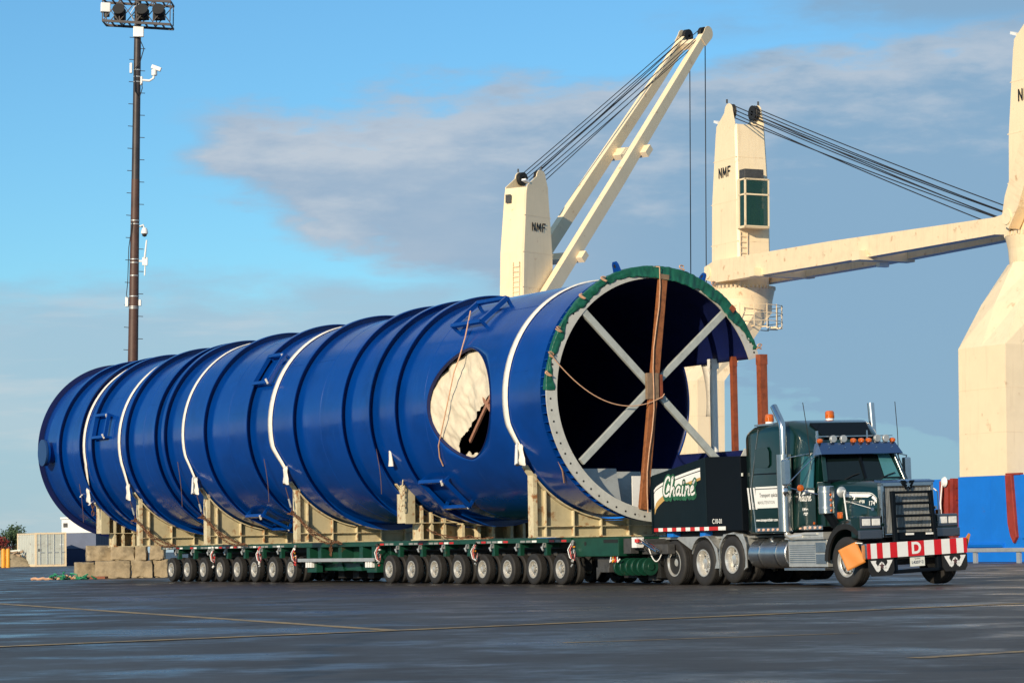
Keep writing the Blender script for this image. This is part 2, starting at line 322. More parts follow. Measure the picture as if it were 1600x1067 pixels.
# ------------------------------------------------------------------ ground
def ground_material():
    m = bpy.data.materials.new('wet_asphalt'); m.use_nodes = True; t = m.node_tree; b = t.nodes['Principled BSDF']
    co = t.nodes.new('ShaderNodeTexCoord')
    def noi(scale, det, st=(1, 1, 1), off=0.0, rough=.6):
        mp = t.nodes.new('ShaderNodeMapping'); mp.inputs['Scale'].default_value = st; mp.inputs['Location'].default_value = (off, off, 0); t.links.new(co.outputs['Object'], mp.inputs[0])
        n = t.nodes.new('ShaderNodeTexNoise'); n.inputs['Scale'].default_value = scale; n.inputs['Detail'].default_value = det; n.inputs['Roughness'].default_value = rough; t.links.new(mp.outputs[0], n.inputs['Vector']); return n.outputs['Fac']
    def ramp(f, a, bb, x0, x1):
        n = t.nodes.new('ShaderNodeMapRange'); n.interpolation_type = 'SMOOTHSTEP'; t.links.new(f, n.inputs[0]); n.inputs[1].default_value = a; n.inputs[2].default_value = bb; n.inputs[3].default_value = x0; n.inputs[4].default_value = x1; return n.outputs[0]
    def mixc(f, a, bcol):
        n = t.nodes.new('ShaderNodeMix'); n.data_type = 'RGBA'; t.links.new(f, n.inputs[0])
        for x, s in ((a, n.inputs[6]), (bcol, n.inputs[7])):
            if isinstance(x, tuple): s.default_value = (*x, 1)
            else: t.links.new(x, s)
        return n.outputs[2]
    big = noi(.11, 6, (1, .55, 1), 4.0); mid = noi(.7, 6, (1, .5, 1), 9.0); fine = noi(14, 4); wet = noi(.42, 8, (.8, .8, 1), 17.0, .68)
    c = mixc(ramp(big, .35, .68, 0, 1), (.036, .029, .024), (.054, .044, .036))
    c = mixc(ramp(mid, .45, .75, 0, .8), c, (.026, .022, .020))
    c = mixc(ramp(fine, .5, .8, 0, .6), c, (.080, .068, .055))
    vm = t.nodes.new('ShaderNodeMapping'); vm.inputs['Scale'].default_value = (1, .7, 1); t.links.new(co.outputs['Object'], vm.inputs[0])
    dn_ = t.nodes.new('ShaderNodeTexNoise'); dn_.inputs['Scale'].default_value = .5; dn_.inputs['Detail'].default_value = 5; t.links.new(vm.outputs[0], dn_.inputs['Vector'])
    va = t.nodes.new('ShaderNodeVectorMath'); va.operation = 'MULTIPLY_ADD'; t.links.new(dn_.outputs['Color'], va.inputs[0]); va.inputs[1].default_value = (2.5, 2.5, 0); t.links.new(vm.outputs[0], va.inputs[2])
    vo = t.nodes.new('ShaderNodeTexVoronoi'); vo.feature = 'DISTANCE_TO_EDGE'; vo.inputs['Scale'].default_value = .11; t.links.new(va.outputs[0], vo.inputs['Vector'])
    c = mixc(ramp(vo.outputs['Distance'], .004, .014, .85, 0), c, (.016, .015, .015))
    c = mixc(ramp(noi(.05, 4, (2.2, .5, 1), 31.0), .60, .66, 0, .55), c, (.024, .023, .024))
    t.links.new(c, b.inputs['Base Color'])
    ad = t.nodes.new('ShaderNodeMath'); ad.operation = 'ADD'; t.links.new(ramp(wet, .44, .64, .60, .26), ad.inputs[0]); t.links.new(ramp(mid, .3, .8, -.06, .08), ad.inputs[1]); t.links.new(ad.outputs[0], b.inputs['Roughness'])
    b.inputs['Specular IOR Level'].default_value = .36
    bn = t.nodes.new('ShaderNodeBump'); bn.inputs['Strength'].default_value = .35; bn.inputs['Distance'].default_value = .012; t.links.new(noi(9, 6, (1, 1, 1), 2.0, .7), bn.inputs['Height']); t.links.new(bn.outputs[0], b.inputs['Normal'])
    return m
K['asphalt'] = ground_material()
g = MB().add([(-2500, -300, 0), (2500, -300, 0), (2500, 5000, 0), (-2500, 5000, 0)], [(0, 1, 2, 3)]).build('ground', K['asphalt'], kind='structure')
def line(name, pix, w, z):
    P = [ground_at(*q) for q in pix]; vs = []
    n = 40; pts = []
    for i in range(len(P)-1):
        for k in range(n): pts.append(P[i].lerp(P[i+1], k/n))
    pts.append(P[-1])
    for i, q in enumerate(pts):
        d = (pts[min(i+1, len(pts)-1)]-pts[max(i-1, 0)]).normalized(); s_ = Vector((-d.y, d.x, 0))
        ww = w*(1+.12*noise.noise(q*1.3)); vs += [q+s_*ww/2+Vector((0, 0, z)), q-s_*ww/2+Vector((0, 0, z))]
    MB().add(vs, [(2*i, 2*i+1, 2*i+3, 2*i+2) for i in range(len(pts)-1)]).build(name, K['linepaint'], recalc=False, kind='structure')
line('painted_line', [(-60, 939), (620, 985)], .22, .004)
line('painted_line', [(-60, 1013), (620, 985), (1660, 940)], .26, .008)
line('painted_line', [(880, 1004), (1340, 989)], .10, .004)
line('painted_line', [(1430, 1028), (1660, 1014)], .2, .004)

# ------------------------------------------------------------------ the load: blue steel vessel
TM = Matrix.Translation((3.4963, 67.0583, 0)) @ Matrix.Rotation(R_(28.494-90), 4, 'Z')     # x forward (to the truck), y left, z up
ZC, RS, RF, LEN = 4.559, 2.92, 3.08, 36.65
tank = thing('steel_vessel', 'huge blue cylindrical steel vessel with raised rings lying on the multi-wheel trailer', 'vessel', TM)
def cylp(x, a, r=RS):          # a: degrees up from the near-side horizontal, over the top
    return Vector((x, -r*math.cos(R_(a)), ZC+r*math.sin(R_(a))))
HX, HRX, HRS = -4.80, 1.74, 1.47
def hcos(t): c = math.cos(t); return math.copysign(abs(c)**1.35, c)
def shell():
    mb = MB(); NA = 180; dx = .2; da = 2*math.pi/NA; ds = RS*da
    nx = 183; X = lambda i: -LEN+.06+(LEN-.10)*i/nx
    step = (LEN-.10)/nx
    ic = round((HX+LEN-.06)/step); HW = 10; HA = 18                       # hole patch, in cells
    hx = X(ic)
    def P(i, j): return cylp(X(i), j*360/NA)
    for i in range(nx):
        for j in range(NA):
            jj = j if j < NA/2 else j-NA
            if ic-HW <= i < ic+HW and -HA <= jj < HA: continue
            deg = (j+.5)*360/NA; xm = X(i)+step/2
            if xm > -3.15 and 162 < deg < 208: continue                 # opening in the far side by the front flange
            mb.add([P(i, j), P(i+1, j), P(i+1, j+1), P(i, j+1)], [(0, 1, 2, 3)], True)
    # ring of cells between the square patch border and the oval hole
    bd = [(ic-HW+k, -HA) for k in range(2*HW)]+[(ic+HW, -HA+k) for k in range(2*HA)]+[(ic+HW-k, HA) for k in range(2*HW)]+[(ic-HW, HA-k) for k in range(2*HA)]
    n = len(bd); rows = 5; vs = []
    for i, j in bd:
        u, w = X(i)-hx, j*ds; t = math.atan2(w/HRS, u/HRX); eu, ew = HRX*hcos(t), HRS*math.sin(t)
        for k in range(rows+1):
            q = k/rows; uu, ww = u*(1-q)+eu*q, w*(1-q)+ew*q
            vs.append(cylp(hx+uu, math.degrees(ww/RS)))
    m = rows+1
    mb.add(vs, [(a*m+k, ((a+1) % n)*m+k, ((a+1) % n)*m+k+1, a*m+k+1) for a in range(n) for k in range(rows)], True)
    return mb, hx
smb, HX = shell()
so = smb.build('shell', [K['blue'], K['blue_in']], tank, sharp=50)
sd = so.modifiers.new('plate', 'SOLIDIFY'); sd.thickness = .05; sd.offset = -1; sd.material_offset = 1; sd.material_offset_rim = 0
# make sure the shell normals point outwards before thickening
bm = bmesh.new(); bm.from_mesh(so.data)
if sum(f.normal.dot(f.calc_center_median()-Vector((f.calc_center_median().x, 0, ZC))) for f in bm.faces) < 0: bmesh.ops.reverse_faces(bm, faces=bm.faces)
bm.to_mesh(so.data); bm.free()
# rim of the round opening
rim = []
for k in range(64):
    t = 2*math.pi*k/64; row = []
    for q, r in ((1.0, RS+.012), (1.0, RS-.07), (.985, RS-.07), (.985, RS+.012)):
        row.append(cylp(HX+HRX*q*hcos(t), math.degrees(HRS*q*math.sin(t)/RS), r))
    rim.append(row)
mb = MB(); mb.add([p for r in rim for p in r], [(a*4+k, ((a+1) % 64)*4+k, ((a+1) % 64)*4+(k+1) % 4, a*4+(k+1) % 4) for a in range(64) for k in range(4)], True)
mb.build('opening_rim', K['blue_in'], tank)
# stiffening rings, L-section shaped so the recess under the flange turns dark
for x0 in (-34.57, -32.49, -31.30, -28.10, -25.53, -24.70, -21.42, -18.10, -14.79, -11.53, -9.80, -8.24):
    mb = MB(); w = .10
    mb.lathe([(RS-.01, x0-.115), (RF, x0-.115), (RF, x0+.085), (RF-.022, x0+.085), (RF-.022, x0-.09), (RS-.01, x0-.09)], (0, 0, ZC), n=160)
    mb.build('stiffening_ring', K['blue'], tank, sharp=40)
for x0 in (-33.5, -29.6, -26.8, -23.2, -19.8, -16.55, -13.2, -6.75):
    MB().lathe([(RS-.004, x0-.022), (RS+.005, x0-.012), (RS+.005, x0+.012), (RS-.004, x0+.022)], (0, 0, ZC), n=160).build('weld_seam', K['blue'], tank)
for x0, x1, a in ((-33.4, -29.7, 31), (-29.5, -26.9, -12), (-26.7, -23.3, 22), (-23.1, -19.9, -18), (-19.7, -16.65, 9), (-16.4, -13.3, 35), (-13.1, -8.3, -8), (-2.6, -1.3, 12), (-6.7, -2.0, 52)):
    MB().beam(cylp(x0, a, RS+.001), cylp(x1, a, RS+.001), .03, .008, (0, -math.cos(R_(a)), math.sin(R_(a)))).build('weld_seam', K['blue'], tank)
for z_, a in ((-33.9, -33), (-33.6, -40)): MB().box(cylp(z_, a, RS+.004), (.14, .01, .22), Matrix.Rotation(R_(a), 3, 'X')).build('paper_label', K['webbing'], tank)
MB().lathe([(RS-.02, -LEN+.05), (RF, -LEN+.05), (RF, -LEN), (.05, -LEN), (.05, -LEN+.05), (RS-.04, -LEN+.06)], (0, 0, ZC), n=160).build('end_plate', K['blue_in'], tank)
# front flange and its gussets: the far side lies open between these angles
A0, A1 = math.pi+R_(-18)+math.pi, math.pi*2+R_(18)                       # lathe angle 0 = far side (+y), pi/2 = top
FA0, FA1 = R_(18), R_(360-28)
mb = MB().lathe([(RS-.13, -.045), (RF, -.045), (RF, 0), (RS-.13, 0)], (0, 0, ZC), n=150, a0=FA0, a1=FA1, closed=True)
fl = mb.build('front_flange', K['flange'], tank)
for k in range(60):
    a = FA0+(FA1-FA0)*(k+.5)/60
    c = Vector((0, math.cos(a)*2.975, ZC+math.sin(a)*2.975)); nrm = Vector((0, math.cos(a), math.sin(a)))
    h_ = MB().cyl(Vector((.0015, c.y, c.z)), Vector((.004, c.y, c.z)), .026, n=10)
    h_.build('bolt_hole', K['dark'], fl)
mb = MB().lathe([(RS-.01, -.36), (RF-.02, -.36), (RF-.02, -.335), (RS-.01, -.335)], (0, 0, ZC), n=150, a0=FA0, a1=FA1, closed=True)
mb.build('backing_ring', K['blue'], tank)
gus = MB().prism([(-.335, RS-.01), (-.335, RF-.03), (-.045, RF-.03), (-.045, RS-.01)], 'y', -.011, .011).mesh('gusset', K['blue'])
for k in range(78):
    a = FA0+(FA1-FA0)*(k+.5)/78
    put('gusset', gus, tank, mat=Matrix.Translation((0, 0, ZC)) @ Matrix.Rotation(a-math.pi/2, 4, 'X'))
# lifting ears on the flange
for a in (108, 63):
    m = Matrix.Translation((-.2, 0, ZC)) @ Matrix.Rotation(R_(a-90), 4, 'X')
    e = MB().prism([(-.16, RF-.05), (.16, RF-.05), (.11, RF+.19), (.05, RF+.26), (-.05, RF+.26), (-.11, RF+.19)], 'y', -.03, .03)
    put('lifting_ear', e.mesh('lifting_ear', K['blue']), tank, mat=m)
    put('eye_hole', MB().cyl((0, -.033, RF+.15), (0, .033, RF+.15), .05, n=14).mesh('eye_hole', K['dark']), tank, mat=m)
# side nozzle with blind flange near the rear end
nz = MB().cyl((-35.62, -RS+.05, ZC-.1), (-35.62, -RS-.22, ZC-.1), .36, n=32).build('nozzle', K['blue'], tank)
MB().cyl((-35.62, -RS-.20, ZC-.1), (-35.62, -RS-.27, ZC-.1), .46, n=36).build('nozzle_flange', K['blue'], nz)
MB().cyl((-35.62, -RS-.285, ZC-.1), (-35.62, -RS-.36, ZC-.1), .46, n=36).build('blind_flange', mat('blind_cover', (.012, .05, .16), .4), nz)
# rectangular pipe brackets standing off the shell
def bracket(x0, x1, a0, a1, ties=True):
    g_ = thing_part('pipe_bracket', tank); ro = RS+.17; t = .09
    mb = MB()
    n = 6
    for x in (x0, x1):
        pass
    c = [cylp(x0, a0, ro), cylp(x1, a0, ro), cylp(x1, a1, ro), cylp(x0, a1, ro)]
    for i in range(4): mb.beam(c[i], c[(i+1) % 4], t, t*1.3, (0, -1, .3))
    for q, (x, a) in zip(c, ((x0, a0), (x1, a0), (x1, a1), (x0, a1))): mb.beam(q, cylp(x, a, RS-.02), t*.8, t*.8)
    mb.build('bracket_frame', K['blue'], g_)
    if ties:
        MB().box(c[1]+Vector((0, -.06, .02)), (.03, .05, .16), Matrix.Rotation(.5, 3, 'X')).build('tag', K['webbing'], g_)
        MB().box(c[2]+Vector((-.05, -.06, -.05)), (.03, .05, .14), Matrix.Rotation(.3, 3, 'X')).build('tag', K['webbing'], g_)
def thing_part(name, parent):
    o = bpy.data.objects.new(name, None); COL.objects.link(o); o.parent = parent; o.empty_display_size = .1; return o
bracket(-31.05, -29.9, 4, 18); bracket(-18.05, -16.95, 24, 42); bracket(-6.3, -4.7, 42, 60, False)
bracket(-8.0, -6.6, -56, -38); bracket(-21.2, -20.0, -74, -56)
# props across the far opening and the grey lining plates low down inside
def prop(x, m, w, y=2.72, z0=3.30, z1=5.52, rnd=False):
    mb = MB()
    if rnd: mb.cyl((x, y, z0), (x, y, z1), w/2, n=18)
    else: mb.bx(x-w/2, x+w/2, y-w/2, y+w/2, z0, z1)
    mb.bx(x-w*.55, x+w*.55, y-w*.55, y+w*.55, z1-.22, z1+.03)
    mb.build('opening_prop', m, tank)
prop(.11, K['rustred'], .19, 2.93, 1.9, 5.52); prop(-.75, K['rustred'], .13, 2.66, 3.02); prop(-1.68, K['white'], .19, 2.66, 3.02, rnd=True)
lin = mat('lining_grey', (.36, .39, .39), .6, var=.2, vscale=3)
for (x, y0, y1, hh) in ((-.45, -1.80, -.80, .95), (-.9, -.75, .15, 1.0), (-.5, .2, 1.2, 1.05)):
    z0 = ZC-math.sqrt(2.84**2-y0*y0); z1 = ZC-math.sqrt(2.84**2-y1*y1); tz = min(z0, z1)+hh
    MB().add([(x, y0, z0), (x, y1, z1), (x-.25, y1, tz), (x-.25, y0, tz), (x-.04, y0, z0), (x-.04, y1, z1), (x-.29, y1, tz), (x-.29, y0, tz)],
             [(0, 1, 2, 3), (7, 6, 5, 4), (0, 4, 5, 1), (1, 5, 6, 2), (2, 6, 7, 3), (3, 7, 4, 0)]).build('lining_plate', lin, tank)
MB().bx(-.62, -.58, -.42, -.16, 1.76, 2.6).build('lining_plate', K['white'], tank)

# ------------------------------------------------------------------ cross brace in the mouth of the vessel
br = thing('cross_brace', 'grey four-armed cross brace with brown timber prop in the open mouth of the vessel', 'brace', TM)
HUB = Vector((-.05, -.13, 4.72))
for y, z in ((-2.06, 6.56), (2.13, 6.70), (-2.13, 2.92), (1.95, 2.72)):
    d = Vector((0, y-HUB.y, z-HUB.z)).normalized()
    MB().beam(HUB+d*.1+Vector((-.02, 0, 0)), Vector((-.07, y, z)), .17, .10, (1, 0, 0)).build('strut', K['strut'], br, bevel=.01)
MB().beam((.02, .19, 7.40), (.02, -.50, 1.78), .22, .12, (1, 0, 0)).build('timber_prop', K['timber'], br, bevel=.01)
MB().beam((.02, .20, 7.44), (.02, .19, 7.32), .25, .16, (1, 0, 0)).build('timber_head', K['ply'], br)
MB().bx(.0, .10, -.36, -.03, 4.42, 5.05).build('hub_plate', K['ply'], br, bevel=.008)
MB().bx(.0, .07, 0, .10, 4.43, 5.02).build('hub_plate', K['rustred'], br, bevel=.008)
MB().box((.03, 2.16, 6.66), (.06, .14, .14), Matrix.Rotation(.8, 3, 'X')).build('corner_plate', K['rustred'], br)

# ------------------------------------------------------------------ canvas in the round opening, tarp and ropes on the mouth
def canv(u, v):
    uu, vv = (u*2-1)*1.08, (v*2-1)*1.08
    x = HX+HRX*uu; s_ = HRS*vv
    rr = min(1.1, math.hypot(uu, vv)); q = Vector((x*1.3, s_*1.1, 0))
    sag = .085+.30*max(0, 1-rr**2)*(.8+.2*uu)+.13*max(0, vv)
    fold = .07*noise.noise(Vector((x*2.3+s_*1.7, s_*1.2-x*.8, 1)))+.022*noise.noise(Vector((x*6.+s_*5, s_*3.5-x*2, 4)))+.05*abs(math.sin(2.6*(x-s_*.75)+noise.noise(q)*2))*max(0, 1-rr)
    return cylp(x, math.degrees(s_/RS), RS-sag+fold)
def ckeep(u, v):
    uu, vv = u*2-1, v*2-1
    e = .05*noise.noise(Vector((uu*9, vv*9, 2)))
    if (abs(uu)**1.5+vv*vv) > .99: return False
    return not (vv < -.40+.80*uu+e and vv > -.86+e*1.5 and uu > -.34+e)
can = MB().grid(canv, 130, 130, ckeep).build('canvas_cover', K['canvas'], sharp=80); can.matrix_world = TM
tag(can, 'torn cream canvas sheet hung inside the round side opening of the vessel', 'canvas')
b1 = MB().beam(cylp(HX-.15, 13, RS-.40), cylp(HX+1.6, -8, RS-.16), .07, .10).beam(cylp(HX+1.6, 6, RS-.17), cylp(HX-.25, -21, RS-.28), .05, .09).build('opening_brace', mat('pinkish_rust_bar', (.42, .20, .12), .6, var=.3, vscale=8)); b1.matrix_world = TM
tag(b1, 'crossed rusty bars in the round side opening of the vessel', 'brace')
def tarp(u, v):
    a = R_(22+u*(179-22)); q = Vector((a*3.2, v*1.2, 0))
    rag = noise.noise(Vector((a*5, 2, 1)))+.5*noise.noise(Vector((a*13, 5, 1)))
    right = max(0, min(1, (a-.52)/.2))*max(0, min(1, (1.9-a)/.35)); low = max(0, min(1, (a-2.62)/.25)); mid = max(0, min(1, (2.62-a)/.3))*max(0, min(1, (a-1.7)/.3))
    reach = .13+.20*right+.06*mid+.03*low+.11*rag                      # how far it hangs over the flange face
    back = -.10-.22*max(0, min(1, (2.2-a)/.5))-.05*rag
    fold = .020*noise.noise(Vector((a*30, v*2, 3)))+.020*noise.noise(Vector((a*9, v*3, 9)))
    if v < .45: t = v/.45; r = RF+.016+.02*(1-t)*abs(noise.noise(Vector((a*7, 1, 4)))); x = back*(1-t)+.012*t
    else: t = (v-.45)/.55; r = RF+.016-reach*t; x = .014+.006*math.sin(t*3.1)+.07*t*t*right*(1+rag)
    return Vector((x+fold*(.3+v), r*math.cos(a)+fold*.5*math.cos(a), ZC+r*math.sin(a)+fold*.5*math.sin(a)))
tp = MB().grid(tarp, 320, 18).build('edge_tarp', K['tarp'], sharp=80); tp.matrix_world = TM
s2 = tp.modifiers.new('t', 'SOLIDIFY'); s2.thickness = .006
tag(tp, 'crumpled green tarp strip wrapped over the upper rim of the vessel mouth', 'tarp')
def rope(name, pts, r, m, label, cat='rope', n=6, group=None):
    o = MB().tube(pts, r, n).build(name, K[m]); o.matrix_world = TM; tag(o, label, cat, group); return o
def sag(a, b, s_, n=16):
    a, b = Vector(a), Vector(b); return [a.lerp(b, t/n)+Vector((0, 0, -s_*4*(t/n)*(1-t/n))) for t in range(n+1)]
rope('rope', [cylp(-.30, 90-2, RF+.03), Vector((.09, .05, 7.62))]+[Vector((.11, .05, 7.62)).lerp(Vector((.13, -.46, 1.70)), t/12)+Vector((0, .05*math.sin(t*1.1), 0)) for t in range(13)], .014, 'rope', 'tan rope running down the brown timber prop in the vessel mouth')
rope('rope', sag((.06, -2.98, 5.45), (.12, .05, 4.48), .62, 24)+[Vector((.13, .10, 4.55))], .013, 'rope', 'slack tan rope sagging across the dark vessel mouth to the hub plate')
rope('rope', [cylp(-5.42, 47, RS+.34), cylp(-5.2, 34, RS+.10), cylp(-5.15, 24, RS+.03), cylp(-5.3, 16, RS-.02), cylp(-5.8, -8, RS-.05), cylp(-6.25, -20, RS+.03), cylp(-6.42, -26, RS+.04), cylp(-6.48, -31, RS+.03)], .018, 'rope', 'tan rope hanging from the upper bracket across the canvas opening')
rope('rope', [cylp(-.42, -20, RS+.08), cylp(-.45, -30, RS+.06), cylp(-.62, -38, RS+.04), cylp(-.95, -45, RS+.05)], .02, 'rope', 'short tan rope end hanging beside the lower gussets of the vessel rim')
for k, (y, z) in enumerate(((-2.98, 5.45), (-2.75, 6.05), (-3.05, 5.0), (-2.1, 6.85), (-1.5, 7.28), (.7, 7.62), (1.6, 7.25), (2.9, 5.75))):
    P = [Vector((.07, y, z))+Vector((.03*math.sin(t), .075*math.cos(t*1.7+k), .06*math.sin(t*1.2+k*.7))) for t in [i*.6 for i in range(9)]]
    rope('rope_knot', P, .018, 'rope', ['knotted rope tie at the left rim of the vessel mouth, where the slack rope starts', 'knotted rope tie on the green tarp at the upper left of the vessel mouth', 'knotted rope tie at the lowest end of the tarp, left rim', 'knotted rope tie on the tarp left of the left lifting ear', 'knotted rope tie on the tarp just right of the left lifting ear', 'knotted rope tie on top of the tarp right of the timber prop', 'knotted rope tie on the tarp near the right lifting ear', 'knotted rope tie at the right end of the vessel rim'][k], 'rope', group='ties of the green tarp')

# ------------------------------------------------------------------ saddles
def arcpts(y0, y1, n, r):
    return [(y0+(y1-y0)*i/n, ZC-math.sqrt(max(0, r*r-(y0+(y1-y0)*i/n)**2))) for i in range(n+1)]
SR = RS+.045
def saddle_a(xf, label, base=1.155):
    s_ = thing('support_saddle', label, 'saddle', TM, group='saddles under the vessel')
    D = .26; xw = xf-.12; yo = 2.30
    poly = [(-yo, base+.03)]+arcpts(-yo, yo, 40, SR+.04)+[(yo, base+.03)]
    MB().prism(poly, 'x', xw-.012, xw+.012).build('web', K['saddle'], s_)
    ap = arcpts(-yo-.17, yo+.17, 60, SR); ap2 = arcpts(-yo-.17, yo+.17, 60, SR+.03)
    MB().prism(ap+ap2[::-1], 'x', xf-D-.02, xf+.02).build('cradle_plate', K['sadedge'], s_)
    for sg in (-1, 1):
        zt = ZC-math.sqrt(SR*SR-yo*yo)
        MB().bx(xf-D, xf, sg*yo-.0, sg*(yo+.03), base, zt-.02).build('end_plate', K['sadedge'], s_, bevel=.004)
        pts = arcpts(sg*(yo-.10), sg*(yo-.16), 1, SR+.032)
        MB().bx(xf-.02, xf+.004, sg*yo, sg*(yo-.085), base, zt+.02).build('end_flange', K['sadedge'], s_)
    for y in (-1.97, -1.19, -.41, .37, 1.15, 1.93):
        zt = ZC-math.sqrt((SR+.03)**2-(abs(y)-.015)**2)
        for z0, z1 in ((base+.03, 1.415), (1.435, zt)):
            if z1-z0 > .03: MB().bx(xw+.012, xf, y-.014, y+.014, z0, z1).bx(xf-D, xw-.012, y-.014, y+.014, z0, z1).build('stiffener', K['sadedge'], s_)
    yh = math.sqrt(max(0, (SR+.03)**2-(ZC-1.44)**2)) if ZC-1.44 < SR+.03 else 0
    for a, b in ((-yo, -yh), (yh, yo)) if yh > .05 else ((-yo, yo),):
        MB().bx(xw+.012, xf, a, b, 1.415, 1.435).build('shelf_plate', K['sadedge'], s_)
    MB().bx(xf-D-.02, xf+.01, -yo-.03, yo+.03, base-.0, base+.03).build('base_plate', K['sadedge'], s_)
    return s_
def saddle_b(xf, label, base=1.155):
    s_ = thing('support_saddle', label, 'saddle', TM, group='saddles under the vessel')
    D = .50; xw = xf-D+.02; yo = 2.19; st = 1.62
    poly = [(-1.74, base+.03), (-1.74, st), (-yo, st)]+arcpts(-yo, yo, 40, SR+.04)+[(yo, st), (1.74, st), (1.74, base+.03)]
    MB().prism(poly, 'x', xw-.012, xw+.012).build('web', K['saddle'], s_)
    ap = arcpts(-yo-.1, yo+.1, 60, SR); ap2 = arcpts(-yo-.1, yo+.1, 60, SR+.03)
    MB().prism(ap+ap2[::-1], 'x', xw+.02, xw+.2).build('cradle_plate', K['sadedge'], s_)
    for sg in (-1, 1):
        MB().prism([(sg*yo, st-.02), (sg*yo, 3.18), (sg*1.97, 2.75), (sg*1.90, 2.62), (sg*1.90, st-.02)], 'x', xf-.02, xf).build('end_plate', K['saddle'], s_, bevel=.004)
        MB().bx(xf-D, xf-.021, sg*yo, sg*(yo-.03), st, 2.70).build('end_flange', K['sadedge'], s_)
    for y in (-1.70, -1.40, -1.02, -.46, .02, .46, 1.02, 1.40, 1.70):
        zt = ZC-math.sqrt((SR+.03)**2-(abs(y)-.02)**2); z0 = base+.03 if abs(y) < 1.73 else st
        for a, b in ((z0, 1.61), (1.63, 2.17), (2.19, zt)):
            b = min(b, zt)
            if b-a > .03: MB().bx(xw+.012, xf-.01, y-.014, y+.014, a, b).bx(xf-.03, xf-.002, y-.04, y+.04, a, b-.05 if b-a > .15 else b).build('stiffener', K['sadedge'], s_)
    for z in (1.62, 2.18):
        yh = math.sqrt(max(0, (SR+.03)**2-(ZC-z-.012)**2)) if ZC-z < SR+.03 else 0
        for a, b in ((-yo+.3, -yh-.01), (yh+.01, yo-.3)) if yh > .05 else ((-yo+.3, yo-.3),):
            if b-a > .05: MB().bx(xw+.012, xf+.004, a, b, z-.01, z+.01).build('shelf_plate', K['sadedge'], s_)
    MB().bx(xf-D-.02, xf+.01, -1.78, 1.78, base, base+.03).build('base_plate', K['sadedge'], s_)
    return s_
saddle_b(-32.70, 'rearmost open-celled cream saddle standing behind the concrete blocks')
saddle_a(-28.75, 'cream saddle above the rearmost trailer wheels, next to the concrete blocks')
saddle_a(-22.95, 'cream saddle with solid web over the rear axle group, third from the rear')
saddle_a(-16.16, 'cream saddle above the wheelless middle of the trailer, chain across its web')
saddle_b(-9.39, 'open-celled cream saddle with stepped foot below the canvas opening')
saddle_a(-2.10, 'front cream saddle right under the open mouth of the vessel')

# ------------------------------------------------------------------ straps, chains
def strap(x, zend, xend, label, tail=0, w=.23, over=188, yend=-2.66):
    top = [(x, a) for a in range(over, -13, -4)]
    P = [(cylp(xx, a, RS+.012), Vector((0, -math.cos(R_(a)), math.sin(R_(a))))) for xx, a in top]
    if x < -30: pass
    e = Vector((xend, yend, zend)); p0 = P[-1][0]
    for k in range(1, 9):
        t = k/8; q = p0.lerp(e, t); dz = q.z-ZC; ymin = -math.sqrt(max(0, (RS+.02)**2-dz*dz)) if abs(dz) < RS else 0
        q.y = min(q.y, ymin); P.append((q, Vector((0, -1, -.2)).normalized()))
    vs = []
    for i, (q, nrm) in enumerate(P):
        ww = w*(1-.25*max(0, (i-len(P)+8))/8); d = Vector((1, 0, 0)); tw = .012*noise.noise(q*1.3)
        vs += [q-d*ww/2+nrm*.004, q+nrm*(.02+tw), q+d*ww/2+nrm*.004]
    n = len(P)
    mb = MB().add(vs, [(3*i+k, 3*i+k+1, 3*i+3+k+1, 3*i+3+k) for i in range(n-1) for k in range(2)], True)
    s_ = thing('tie_down_strap', label, 'strap', TM, group='straps over the vessel')
    o = mb.build('webbing', K['webbing'], s_, sharp=80); m = o.modifiers.new('t', 'SOLIDIFY'); m.thickness = .012; m.offset = 1
    # gathered tail at the lower end
    mb = MB(); secs = []
    for k in range(7):
        t = k/6; c = e+Vector((.02*math.sin(k*2.)+.02*t, -.03, .12-.50*t)); ww = .08+.13*t+(.05*t if tail else 0); th_ = .035+.02*math.sin(k*1.7)
        secs.append([c+Vector((ww*math.cos(a), th_*math.sin(a)*(1+.5*math.sin(3*a+k)), .03*math.sin(2*a+k))) for a in [i*math.pi/6 for i in range(12)]])
    mb.loft(secs); mb.build('gathered_end', K['webbing'], s_, sharp=70)
    if tail:
        MB().add([e+Vector(v) for v in ((-.10, -.09, .10), (.02, -.10, .18), (.04, -.13, -.34), (-.08, -.13, -.38), (-.10, -.11, .10), (.02, -.12, .18), (.04, -.15, -.34), (-.08, -.15, -.38))], [(0, 1, 2, 3), (7, 6, 5, 4), (0, 4, 5, 1), (1, 5, 6, 2), (2, 6, 7, 3), (3, 7, 4, 0)]).build('loose_tail', K['white'], s_)
    return s_
strap(-32.31, 3.05, -32.60, 'white strap nearest the rear end of the vessel, running behind the first side bracket')
strap(-28.95, 3.05, -28.80, 'white strap beside the second saddle from the rear, with a flared lower end')
strap(-23.35, 3.10, -22.95, 'thin white strap with a folded square tail over the third saddle', 1, .20)
strap(-16.60, 3.22, -16.10, 'broad white strap just right of the middle side bracket', 0, .30)
strap(-2.32, 3.30, -2.05, 'clean white strap close to the open mouth of the vessel', 1, .27)
